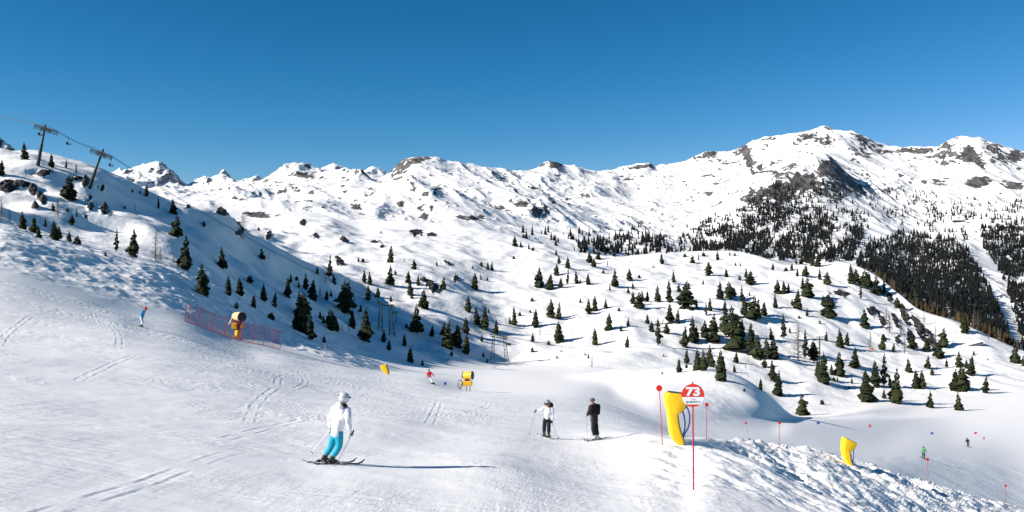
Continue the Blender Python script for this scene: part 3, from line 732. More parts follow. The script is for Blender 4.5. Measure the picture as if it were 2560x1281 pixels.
def trunk_mesh(width, top=0.97, lean=0.0):
    mb = MB()
    mb.tube([(0, 0, -.06), (0, 0, .02), (lean * .4, 0, .4), (lean * .75, 0, .75), (lean * top, 0, top)], [width * 1.35, width, width * .72, width * .4, width * .08], 6)
    return mb.mesh("trunk")

T_TRUNK = [trunk_mesh(.022), trunk_mesh(.016), trunk_mesh(.028, .9)]
PROTO = {
 's': [(crown_spruce(11 + k, w_, lv, gp, irregular=ir, start=st_, lean=ln, drop=dr), T_TRUNK[k % 2], M_spruce) for k, (w_, lv, gp, ir, st_, ln, dr) in enumerate([(.25, 17, .10, .36, .03, 0, .35), (.215, 18, .18, .45, .06, .02, .3), (.28, 16, .15, .4, .02, 0, .5), (.23, 17, .25, .5, .08, -.02, .4), (.265, 16, .12, .36, .01, .015, .45), (.20, 19, .28, .55, .08, 0, .3), (.29, 15, .2, .45, .03, -.015, .55)])],
 'b': [(crown_spruce(21 + k, w_, lv, gp, irregular=ir, start=st_, lean=ln, bushy=bu), T_TRUNK[2], M_spruce) for k, (w_, lv, gp, ir, st_, ln, bu) in enumerate([(.25, 15, .16, .5, .02, 0, 1), (.25, 14, .16, .55, .04, .03, 2), (.235, 15, .16, .5, .03, -.03, 2), (.25, 15, .18, .5, .0, 0, 1), (.25, 15, .22, .6, .05, .04, 2), (.26, 15, .2, .5, .06, 0, 1)])],
 'n': [(crown_spruce(31, .125, 20, .15, irregular=.5), T_TRUNK[1], M_spruce), (crown_spruce(32, .14, 18, .28, irregular=.55, start=.1), T_TRUNK[1], M_spruce), (crown_spruce(33, .13, 16, .3, irregular=.6, start=.14, lean=.03), T_TRUNK[1], M_spruce)],
 'l': [(crown_larch(41, .2), T_TRUNK[1], M_larch), (crown_larch(42, .15, 60), T_TRUNK[1], M_larch), (crown_larch(43, .25, 80, .03), T_TRUNK[1], M_larch)],
 'd': [(crown_spruce(51, .42, 9, .12, irregular=.5, start=.0, bushy=2), T_TRUNK[2], M_spruce), (crown_spruce(52, .36, 10, .2, irregular=.6, start=.0), T_TRUNK[2], M_spruce)],
}
for k_, ps in PROTO.items():
    for cm, tm, lm in ps:
        cm.materials.append(lm)
        cm.polygons.foreach_set("use_smooth", [False] * len(cm.polygons))
for tm in T_TRUNK: tm.materials.append(M_bark)

# x, foot y, height (photograph px), kind : s spruce, b broad, n narrow, l bare larch, d dwarf
TREES = """
60 399 45 b;128 418 35 s;166 420 20 s;4 439 41 s;190 433 25 n;177 499 62 b;365 491 31 s;332 482 11 d;351 484 9 d;396 522 31 n;431 534 40 b;440 592 55 b;337 527 20 l;312 522 10 d
25 561 44 l;3 550 62 l;55 572 45 s;86 583 45 s;97 595 31 s;114 569 28 n;133 597 48 b;147 597 34 s;174 605 27 s;195 612 25 d;178 561 25 b;145 544 45 l;192 544 25 n;132 527 20 s;169 530 14 d
291 630 60 n;335 643 73 b;389 652 75 l;402 655 38 l;434 662 30 l;465 676 90 s;503 734 77 s;556 672 57 s;608 598 70 l;263 640 14 d;571 738 50 s;599 738 45 s;592 772 22 d;634 769 34 s;625 707 20 d
658 752 45 s;689 752 25 s;685 766 26 d;720 744 52 b;726 707 25 s;741 700 11 d;747 720 18 s;764 724 42 s;783 750 53 s;792 686 21 s;800 744 32 l;816 750 25 s;824 694 58 n;834 710 28 b;814 710 20 l;828 741 17 s
862 779 80 b;873 769 70 n;745 828 104 b;757 795 65 b;775 849 69 s;679 800 22 d;800 797 20 s;809 809 22 s;824 823 53 b;840 827 35 s;882 820 48 s;872 831 39 l;855 831 25 l;886 761 25 l;901 781 22 s
914 854 87 b;809 856 20 d;911 707 34 s;925 713 37 s;921 750 39 s;945 743 28 s;976 713 53 s;977 657 45 s;988 688 14 d;1021 707 31 s;1025 738 42 b;1029 747 17 d;1011 657 17 l;1035 674 27 s;1045 713 25 s
1092 665 13 s;1109 724 35 s;1062 773 53 b;1039 831 72 s;1017 820 14 d;1081 841 30 b;1187 724 44 s;1202 700 14 s;1218 702 11 s;1220 675 20 s;1230 677 25 s;1203 665 11 d;1181 672 9 d;1139 699 17 s
960 855 32 s;973 876 28 s;1012 865 31 s;1024 906 44 b;1031 870 18 l;1056 914 17 s;1109 840 39 s;1122 873 73 b;1128 889 12 d;1143 865 59 b;1164 834 42 s;1166 884 52 s;1171 780 42 s;1191 811 45 b;1205 761 20 l
1213 823 62 b;1222 783 12 s;1241 837 39 b;1205 855 21 s;1274 811 20 s;1208 893 14 s;1218 908 14 s;990 809 25 l;977 755 17 s;654 649 31 s;672 649 20 l;646 576 9 d;896 655 14 s;908 655 10 d;1036 593 20 b;1053 590 13 b;952 583 7 d
1287 616 28 s;1302 619 17 s;1322 623 14 s;1333 627 10 d;1308 594 8 d;1324 594 8 d;1284 648 9 d;1390 639 17 b;1397 661 25 b;1418 670 31 b;1392 688 30 s;1419 710 41 n;1402 720 27 s;1350 716 49 s;1377 724 44 b;1440 710 34 s;1451 706 10 d
1470 712 30 s;1474 658 31 b;1485 668 24 b;1495 649 25 b;1487 636 14 s;1519 665 15 n;1509 684 10 d;1524 637 12 b;1535 642 20 s;1536 716 46 s;1524 727 18 s;1574 701 31 s;1582 723 18 s;1598 696 10 d;1596 636 17 s;1633 670 9 d
1654 660 28 s;1666 634 12 s;1713 643 11 d;1731 658 21 b;1747 651 18 n;1758 641 11 d;1793 651 25 s;1825 639 10 b;1837 640 8 d;1770 689 37 b;1839 665 10 b;1851 666 9 b;1683 709 37 n;1815 693 21 s;1849 700 12 d;1865 695 27 s;1877 713 38 b;1758 712 14 s
1643 754 41 b;1671 757 59 s;1619 754 28 s;1606 754 31 s;1598 771 42 b;1571 734 20 s;1582 760 34 b;1697 730 21 b;1717 769 69 b;1741 775 28 s;1776 779 37 s;1766 790 34 n;1799 748 46 b;1820 745 42 b;1835 740 22 b;1855 757 45 n;1873 740 11 b
1811 785 37 b;1860 788 53 s;1883 799 62 b;1896 785 42 n;1911 790 39 s;1814 830 56 b;1831 841 79 b;1842 878 84 b;1855 841 48 b;1874 886 81 b;1763 841 42 s;1784 855 70 s;1800 824 20 s;1730 855 67 b;1713 869 56 b;1742 852 39 b
1675 809 52 b;1695 809 39 s;1666 835 28 b;1645 865 72 n;1644 821 25 n;1619 810 25 s;1630 828 27 s;1571 816 22 s;1553 828 15 s;1523 826 45 s;1515 772 27 s;1488 778 41 s;1471 785 39 b;1450 757 13 b;1548 778 10 d
1378 793 48 s;1398 800 46 s;1395 855 53 s;1339 819 48 s;1350 840 27 l;1488 862 44 s;1569 869 31 s;1286 814 51 s;1331 754 11 d;1300 790 11 d;1325 782 8 d;1331 855 24 s;1371 862 11 d;1331 880 14 d;1392 897 10 d;1471 897 14 s;1480 920 28 l;1659 892 8 d
1696 932 38 s;1716 921 13 b;1718 909 38 s;1742 926 55 s;1758 928 57 s;1774 917 56 s;1779 918 31 b;1803 952 78 s;1841 907 29 s;1835 931 21 b;1864 925 21 l;1931 952 53 b;1946 990 66 b;1901 975 30 s;1909 919 24 b;1860 979 9 d;1656 936 8 d
2005 1039 55 b;2055 1012 14 d;1896 894 60 b;1916 896 55 b;1937 898 60 b;1995 901 95 l;2012 898 76 n;2031 898 48 b;2059 956 79 b;2044 943 45 s;2078 937 28 b;2099 941 64 s;2097 867 48 b;2138 921 55 s;2118 864 34 s
2174 879 50 l;2207 876 43 s;2234 881 24 s;2189 969 71 b;2209 968 88 n;2224 969 34 s;2163 1005 86 s;2243 1009 90 s;2209 996 24 b;2129 960 19 s;2123 972 8 d;2094 953 12 s;2083 952 10 d;2271 932 38 s;2288 971 49 s;2305 971 47 s;2320 922 35 s;2329 938 22 b
2327 1020 45 s;2350 896 47 b;2367 919 25 s;2395 919 43 s;2389 977 56 s;2406 978 67 b;2397 1027 49 s;2429 938 52 s;2415 921 24 s;2465 983 45 s;2537 909 60 s;2558 915 27 b;2435 889 13 s;2469 901 7 d;2471 853 25 l;2496 855 37 l
1933 676 20 s;1966 678 11 d;1980 677 21 s;1994 691 21 b;2013 691 30 b;2004 661 28 b;1990 661 17 b;2032 664 28 b;2046 667 34 b;2049 701 34 n;2018 743 50 b;2007 726 36 s;1945 735 37 s;1959 735 34 s;1971 733 27 s;1997 774 53 b;1980 765 20 b;1937 771 37 s;2017 791 22 s
2069 712 34 b;2127 709 50 b;2142 706 36 b;2159 718 45 b;2172 715 36 s;2190 737 50 b;2210 737 40 s;2153 749 40 n;2058 765 30 s;2072 794 56 b;2162 819 48 s;2224 833 56 l;1959 847 65 n;1975 833 17 s;2066 853 25 s;1928 850 34 s;2049 810 12 d;1997 796 8 d
2261 886 53 l;2237 883 28 l;2409 833 56 s;2434 824 53 l;2445 822 45 l;2370 791 42 l;2325 777 28 l;2288 754 34 s;2294 760 34 b;2336 782 34 l;2550 850 22 l;2268 800 44 l;2296 836 50 l;2338 858 46 l;2252 838 52 l;2282 872 40 b;2318 880 36 b;2216 800 34 l;2240 770 30 b;2310 812 34 l;2186 800 30 l;2360 868 50 b
"""
TL = []
for tok in TREES.replace("\n", ";").split(";"):
    if tok.strip():
        q = tok.split(); TL.append((float(q[0]), float(q[1]), float(q[2]), q[3]))

ZONES = [  # seed x, y, what it stands by
 (70, 420, "on the skyline beside the upper lift pylon"), (160, 460, "by the dark rocks under the lower pylon"), (160, 545, "on the shaded rocky slope under the pylons"), (90, 590, "on the snow shoulder at far left"),
 (345, 488, "on the crest right of the lower pylon"), (420, 545, "on the sunlit spur right of the lower pylon"), (360, 645, "in the row behind the rough off-piste snow"), (540, 695, "above the red safety net"), (640, 755, "on the bank behind the snow cannon tower"),
 (640, 620, "near the rock knob on the shaded spur"), (750, 720, "high in the big blue shadow"), (830, 710, "at the edge of the big blue shadow"), (760, 820, "above the shaded bank right of the net"), (870, 790, "at the lower end of the big blue shadow"), (825, 820, "on the sunny ledge below the big blue shadow"),
 (920, 735, "just beyond the tip of the big blue shadow"), (975, 690, "on the sunny slope above the larger lattice gantry"), (1040, 725, "around the rock above the gantries"), (1045, 800, "right of the larger lattice gantry"), (985, 865, "at the feet of the larger lattice gantry"), (1035, 895, "in the dip above the red skier"),
 (1130, 860, "in the dark clump left of the smaller lattice gantry"), (1210, 700, "high on the open slope above the smaller gantry"), (1200, 800, "just above the smaller lattice gantry"), (1215, 895, "at the feet of the smaller lattice gantry"), (1040, 590, "by the rocks on the flat white plateau"),
 (1310, 610, "on the plateau edge where the valley opens"), (1400, 660, "near the top of the middle hill, left half"), (1400, 715, "in the loose row on the middle hill"), (1490, 650, "on the rim of the middle hill"), (1550, 690, "in the small hollow of the middle hill"), (1490, 770, "halfway down the middle hill"), (1380, 800, "low on the open middle hill"), (1340, 870, "near the foot of the open middle hill"), (1480, 870, "in the sparse lower snowfield"),
 (1600, 740, "in the group of the central hollow"), (1650, 660, "on the smooth dome, left part"), (1750, 650, "on the smooth dome, middle"), (1840, 650, "on the right shoulder of the smooth dome"), (1680, 740, "above the twisted dead branches"), (1640, 825, "beside the twisted dead branches"), (1740, 850, "in the stand left of the dark thicket"), (1780, 780, "in the slim group above the dark thicket"), (1815, 745, "in the round clump on the dome's flank"),
 (1880, 780, "at the upper end of the dark thicket"), (1850, 860, "inside the dark thicket"), (1910, 900, "at the lower end of the dark thicket"), (1740, 920, "in the row above the tall snow mound"), (1840, 930, "right of the snow mound's top"), (1950, 975, "on the slope behind the mound's right end"), (1960, 740, "in the trio below the right crest"), (1960, 850, "left of the green T-shaped lift post"), (2025, 900, "next to the green T-shaped lift post"),
 (1990, 675, "on the right crest, left end"), (2040, 670, "in the dark bushy clump on the right crest"), (2010, 750, "left of the first rocky notch"), (2070, 760, "around the first rocky notch"), (2160, 720, "in the band along the right crest"), (2200, 770, "at the top of the dark cliff"), (2110, 860, "below the first rocky notch"), (2090, 945, "in the group right of the lift post"), (2200, 960, "in the tall stand at the valley edge"), (2200, 880, "at the foot of the dark cliff"), (2300, 940, "on the flat below the dark cliff"), (2360, 900, "right of the dark cliff's foot"), (2400, 990, "in the last group above the valley floor"), (2430, 830, "on the far right rim before the forest"), (2530, 900, "at the right edge of the picture"), (2310, 770, "on the ridge line over the dark cliff"), (2030, 1020, "alone beside the race course"),
]
zone_of = {}
for i, (x, y, h, k_) in enumerate(TL):
    z_ = min(range(len(ZONES)), key=lambda j: (ZONES[j][0] - x) ** 2 + (1.2 * (ZONES[j][1] - (y - h * .5))) ** 2)
    zone_of.setdefault(z_, []).append(i)
ORD = ["first", "second", "third", "fourth", "fifth", "sixth", "seventh", "eighth", "ninth", "tenth", "eleventh", "twelfth"]
KINDN = {'s': "spruce", 'b': "bushy spruce", 'n': "slim spruce", 'l': "bare larch", 'd': "dwarf spruce"}
labels = {}
for z_, ids in zone_of.items():
    ids.sort(key=lambda i: TL[i][0])
    kinds = {}
    for i in ids: kinds.setdefault(KINDN[TL[i][3]], []).append(i)
    for kn_, ks in kinds.items():
        n = len(ks); hs = sorted((TL[i][2] for i in ks), reverse=True)
        for j, i in enumerate(ks):
            zt = ZONES[z_][2]
            if n == 1: lb = "lone %s %s" % (kn_, zt) if len(ids) == 1 else "the one %s %s" % (kn_, zt)
            elif n == 2: lb = "%s of the two %s trees %s" % ("taller" if TL[i][2] == hs[0] and hs[0] != hs[1] else ("shorter" if hs[0] != hs[1] else ("left" if j == 0 else "right")), kn_, zt)
            elif TL[i][2] == hs[0] and hs[0] > hs[1]: lb = "tallest %s %s" % (kn_, zt)
            else: lb = "%s %s from the left %s" % (ORD[j], kn_, zt) if j < n - 1 else "rightmost %s %s" % (kn_, zt)
            labels[i] = lb if len(lb.split()) <= 16 else lb.replace(' trees', '').replace(' from the left', '')
cnt = {}
for i in labels:
    if len(labels[i].split()) > 16: print('LONG', labels[i])
for i, (x, y, h, k_) in enumerate(TL):
    p = hit(x, y)
    H = h * p.y / F
    ps = PROTO[k_]; cm, tm, lm = ps[(i * 7 + int(x)) % len(ps)]
    nm = {'s': 'spruce_tree', 'b': 'spruce_tree', 'n': 'spruce_tree', 'l': 'larch_tree', 'd': 'dwarf_spruce'}[k_]
    t = empty(nm, p)
    r = random.Random(i * 13 + 5)
    wsc = r.uniform(.92, 1.18) if k_ == 'b' else r.uniform(.9, 1.2)
    t.scale = (H * wsc, H * wsc, H)
    t.rotation_euler = (r.uniform(-.04, .04), r.uniform(-.04, .04), r.uniform(0, 6.28))
    tag(t, labels[i], {'l': 'larch', 'd': 'small spruce'}.get(k_, 'spruce'), "conifers scattered over the snowy slopes")
    c = bpy.data.objects.new("crown", cm); COL.objects.link(c); c.parent = t
    c2 = bpy.data.objects.new("trunk", tm); COL.objects.link(c2); c2.parent = t

# --- far forest: a wood that reads as one mass
def inpoly(px, py, poly):
    r = np.zeros(px.shape, bool); n = len(poly); j = n - 1
    for i in range(n):
        xi, yi = poly[i]; xj, yj = poly[j]
        c = ((yi > py) != (yj > py)) & (px < (xj - xi) * (py - yi) / (yj - yi + 1e-9) + xi)
        r ^= c; j = i
    return r
def seen(X_, D_, Z_, c, r_):
    return _run[r_, c] >= PY[r_, c] - 3
F_POLY = [
 ([(1900,860),(2150,655),(2166,640),(2190,604),(2250,578),(2310,585),(2380,600),(2425,640),(2462,690),(2492,745),(2520,800),(2528,835),(2545,900),(2400,860),(2300,790),(2200,700)], 1.0),
 ([(2440,575),(2500,562),(2560,560),(2640,570),(2640,900),(2552,880),(2535,800),(2512,720),(2490,680),(2455,625)], 0.95),
 ([(1700,645),(1745,612),(1810,568),(1860,540),(1930,510),(2000,505),(2050,520),(2090,560),(2130,560),(2190,590),(2160,650),(2000,660),(1850,640)], 0.85),
 ([(1850,640),(1905,600),(1945,575),(1990,545),(2030,535),(2040,600),(2130,640),(2080,660)], 0.92),
 ([(1420,625),(1500,600),(1560,590),(1650,590),(1680,625),(1600,640),(1500,640)], 0.30),
 ([(1280,590),(1400,575),(1520,580),(1620,570),(1700,600),(1650,640),(1500,630),(1400,610)], 0.055),
 ([(1660,630),(1720,580),(1790,540),(1840,560),(1760,600),(1720,640)], .28),
 ([(2150,470),(2300,480),(2560,500),(2640,510),(2640,560),(2500,560),(2420,550),(2300,560),(2180,540)], 0.10),
 ([(2240,530),(2360,520),(2560,520),(2640,530),(2640,556),(2480,552),(2430,545),(2360,560),(2270,556)], 0.20),
 ([(1800,570),(1880,500),(1960,440),(2060,420),(2110,480),(2190,575),(2100,560),(2000,505),(1900,540)], 0.22),
 ([(2280,555),(2390,565),(2425,560),(2440,600),(2400,600),(2330,585)], 0.16),
]
W_HOLES = [([(2412,556),(2448,556),(2460,625),(2500,680),(2522,745),(2548,835),(2556,880),(2530,880),(2512,800),(2486,745),(2458,690),(2432,640),(2418,600)], 1), ([(2532,708),(2566,682),(2620,690),(2620,720),(2562,716)], 1),
           ([(2195,565),(2280,572),(2180,600),(2140,650),(2128,640),(2160,592)], .93), ([(1985,545),(2010,550),(1950,600),(1925,640),(1910,636),(1945,580)], .85), ([(2110,540),(2140,560),(2060,640),(2040,630)], .7), ([(2280,575),(2400,585),(2420,600),(2330,588)], .7)]
rs = np.random.RandomState(5)
cand_r = rs.randint(rowC2 + 20, len(T) - 40, 1400000); cand_c = rs.randint(0, NC, 1400000)
okc = (pxs[cand_c] > 1240) & (PY[cand_r, cand_c] > 460)
cand_r, cand_c = cand_r[okc], cand_c[okc]
cpx, cpy = pxs[cand_c] + rs.uniform(-1.2, 1.2, len(cand_c)), PY[cand_r, cand_c]
vis = seen(X, D, Z, cand_c, cand_r)
dens = np.zeros(len(cpx))
# ragged edges: look the masks up at jittered positions
jx = cpx + 24 * fbm(cpx / 30, cpy / 22, 3, 120); jy = cpy + 16 * fbm(cpx / 26, cpy / 24, 3, 121)
for poly, w in F_POLY: dens = np.maximum(dens, inpoly(jx, jy, poly) * w)
clump = sstep(-0.35, 0.35, fbm((cpx + cpy * 0.9) / 34, (cpy - cpx * .2) / 26, 4, 122))
dens = np.where(dens < 0.9, dens * (0.15 + 1.5 * clump), dens * (0.45 + .62 * clump))
jx2 = cpx + 5 * fbm(cpx / 12, cpy / 12, 2, 123); 
for poly, w in W_HOLES: dens = dens * (1 - inpoly(jx2, cpy, poly) * w)
kr, kc, kx, ky, kd = cand_r[vis], cand_c[vis], cpx[vis], cpy[vis], dens[vis]
cell = set(); sel = []
ck = (kx / 4.2).astype(int) * 10000 + (ky / 2.6).astype(int)
_, first = np.unique(ck, return_index=True)          # one candidate stem per small patch
sel = first[rs.rand(len(first)) < kd[first]]
print("forest stems", len(sel))
px_, d_ = kx[sel], D[kr[sel], kc[sel]]; z_ = Z[kr[sel], kc[sel]]
x_ = (px_ - CX) / F * d_
def forest_mesh(x, y, z, rs, hpx):
    n = len(x); S = 6
    h = hpx * (0.5 + 0.85 * rs.rand(n))
    w = h * (0.15 + 0.09 * rs.rand(n))
    V = []; 
    ang = 2 * np.pi * np.arange(S)[None, :] / S + rs.rand(n, 1) * 6.28
    tiers = [(0.04, 1.0, 0.50), (0.30, 0.72, 0.78), (0.58, 0.42, 1.0)]
    vs_, fs_ = [], []
    base = 0
    for (zb, rw, zt) in tiers:
        rad = w[:, None] * rw * (0.7 + 0.55 * rs.rand(n, S))
        ring = np.stack([x[:, None] + rad * np.cos(ang), y[:, None] + rad * np.sin(ang), z[:, None] + h[:, None] * (zb + 0.05 * (rs.rand(n, S) - .5))], -1)
        tip = np.stack([x + w * .12 * (rs.rand(n) - .5), y, z + h * zt], -1)[:, None, :]
        blk = np.concatenate([ring, tip], 1)        # n, S+1, 3
        vs_.append(blk.reshape(-1, 3))
        i0 = base + np.arange(n)[:, None] * (S + 1)
        k = np.arange(S)[None, :]
        fs_.append(np.stack([i0 + k, i0 + (k + 1) % S, i0 + S + 0 * k], -1).reshape(-1, 3))
        base += n * (S + 1)
    v = np.concatenate(vs_).astype(np.float32); f = np.concatenate(fs_).astype(np.int32)
    me = bpy.data.meshes.new("forest")
    me.vertices.add(len(v)); me.vertices.foreach_set("co", v.ravel())
    me.loops.add(f.size); me.loops.foreach_set("vertex_index", f.ravel())
    me.polygons.add(len(f)); me.polygons.foreach_set("loop_start", np.arange(0, f.size, 3, dtype=np.int32))
    me.update(); me.validate(); return me
def forest_mat(name, a_, b_, c_):
    m = bpy.data.materials.new(name); m.use_nodes = True
    nt = m.node_tree; b = nt.nodes["Principled BSDF"]; b.inputs["Roughness"].default_value = .9; b.inputs["Specular IOR Level"].default_value = .1
    tc = nt.nodes.new("ShaderNodeTexCoord"); nz = nt.nodes.new("ShaderNodeTexNoise"); nz.inputs["Scale"].default_value = .05; nz.inputs["Detail"].default_value = 6; nz.inputs["Roughness"].default_value = .75
    nt.links.new(tc.outputs["Object"], nz.inputs["Vector"])
    r = nt.nodes.new("ShaderNodeValToRGB"); r.color_ramp.elements.new(.5)
    for e_, (p, c) in zip(r.color_ramp.elements, [(.35, a_), (.5, b_), (.68, c_)]): e_.position = p; e_.color = (*c, 1)
    nt.links.new(nz.outputs[0], r.inputs[0]); nt.links.new(r.outputs[0], b.inputs["Base Color"]); return m
M_forest = forest_mat("far_forest", (.006, .008, .009), (.010, .012, .012), (.018, .018, .016))
M_brownwood = forest_mat("brown_larch_wood", (.03, .022, .012), (.05, .036, .02), (.075, .055, .03))
# leafless brown larches on the lower rim
tag(link_mesh("forest", forest_mesh(x_, d_, z_ - 0.5, rs, 11.5), M_forest), "dark conifer forest covering the lower mountainside on the right", "forest", kind="stuff")
# brown larch thickets right behind the right-hand crest
bx, by = [], []
BAND = [((2170, 685), (2560, 900), 420, 7), ((2290, 760), (2420, 815), 60, 6), ((2400, 805), (2470, 838), 40, 6)]
bp_ = []
for (p0, p1, n, jit) in BAND:
    for _ in range(n):
        t = rs.rand(); px = p0[0] + (p1[0] - p0[0]) * t + rs.uniform(-6, 6)
        c = int(round(float(col_of(px)))); rC = int(np.where(T >= ti['C2'])[0][0])
        dd = D[rC, c] + rs.uniform(2, 40)
        zz = Z[rC, c] - (dd - D[rC, c]) * 0.22
        bp_.append(((px - CX) / F * dd, dd, zz))
bp_ = np.array(bp_)
tag(link_mesh("larch_wood", forest_mesh(bp_[:, 0], bp_[:, 1], bp_[:, 2] - .8, rs, 6.2), M_brownwood), "brown leafless larch wood just behind the right-hand crest", "larch wood", kind="stuff")
# ------------------------------------------------------------------ materials for things
M_yellow = mat("yellow_cover", (.88, .52, .01), .45, var=.06, scale=3, bump=.15, bscale=6)
M_gunyellow = mat("yellow_paint", (.80, .44, .02), .4, var=.12, scale=4)
M_black = mat("black_plastic", (.012, .012, .014), .5)
M_dark = mat("dark_metal", (.05, .045, .045), .5, metal=.3)
M_brown = mat("rusty_brown_metal", (.12, .035, .025), .6, var=.2)
M_grey = mat("grey_metal", (.28, .29, .3), .45, metal=.6)
M_liftgreen = mat("green_lift_paint", (.022, .045, .032), .55, var=.25, scale=2)
M_rope = mat("steel_rope", (.10, .12, .15), .6)
M_red = mat("red_paint", (.62, .022, .015), .45)
M_redpole = mat("red_pole", (.42, .02, .05), .4)
M_signred = mat("sign_red", (.72, .045, .022), .4)
M_white = mat("white_paint", (.85, .85, .86), .5)
M_textgrey = mat("grey_lettering", (.16, .17, .2), .5)
M_logogrey = mat("pale_grey_mark", (.52, .54, .56), .5)
M_netred = mat("red_netting", (.50, .03, .07), .8)
M_hose = mat("blue_hose", (.06, .22, .50), .45)
M_navy = mat("dark_navy_cloth", (.010, .010, .013), .75, var=.25, scale=12, bump=.4, bscale=18)
M_manjk = mat("black_brown_jacket", (.012, .008, .009), .75, var=.35, scale=9, bump=.5, bscale=14)
M_wjacket = mat("white_jacket", (.80, .78, .82), .7, bump=.5, bscale=11)
M_teal = mat("turquoise_trousers", (.007, .31, .44), .65, var=.12, scale=10, bump=.5, bscale=13)
M_bluejk = mat("sky_blue_jacket", (.01, .27, .52), .6, bump=.3, bscale=12)
M_whitetr = mat("white_trousers", (.78, .78, .80), .65, bump=.3, bscale=12)
M_redjk = mat("red_jacket", (.60, .015, .04), .6, var=.1, bump=.3, bscale=12)
M_greenjk = mat("bright_green_jacket", (.08, .42, .12), .6)
M_skin = mat("skin", (.52, .27, .19), .6)
M_skinred = mat("sunburnt_skin", (.50, .20, .13), .6)
M_hair = mat("dark_brown_hair", (.03, .018, .012), .7)
M_helm = mat("silver_helmet", (.62, .63, .65), .3, metal=.15)
M_ski = mat("dark_ski_top", (.035, .04, .045), .35)
M_skipale = mat("pale_ski_top", (.45, .47, .46), .35)
M_skilime = mat("lime_ski_top", (.42, .5, .06), .35)
M_boot = mat("black_ski_boot", (.02, .02, .022), .4)
M_bootw = mat("white_ski_boot", (.6, .6, .6), .4)
M_flagblue = mat("blue_gate_cloth", (.04, .09, .33), .7)
M_orange = mat("orange_red_padding", (.75, .09, .04), .7)
M_wood = mat("dark_timber", (.06, .04, .03), .8, var=.3)
M_roofsnow = mat("roof_snow", (.84, .86, .88), .6)
M_eye = mat("dark_eye", (.01, .01, .01), .3)

# ------------------------------------------------------------------ people
def skinned(name, nodes, edges, mats, parent, root=0, sub=2, smooth=True):
    me = bpy.data.meshes.new(name)
    me.from_pydata([n[0] for n in nodes], edges, [])
    o = bpy.data.objects.new(name, me); COL.objects.link(o)
    sm = o.modifiers.new("skin", 'SKIN'); sm.use_smooth_shade = True; sm.branch_smoothing = 0.35
    for i, n in enumerate(nodes):
        sv = me.skin_vertices[0].data[i]
        r = n[1]
        sv.radius = (r, r) if not isinstance(r, tuple) else r
        sv.use_root = (i == root)
    if sub:
        ss = o.modifiers.new("sub", 'SUBSURF'); ss.levels = sub; ss.render_levels = sub
    dg = bpy.context.evaluated_depsgraph_get(); dg.update()
    m2 = bpy.data.meshes.new_from_object(o.evaluated_get(dg))
    bpy.data.objects.remove(o); bpy.data.meshes.remove(me)
    m2.name = name
    m2.materials.clear()
    return link_mesh(name, m2, mats, parent, smooth=smooth)

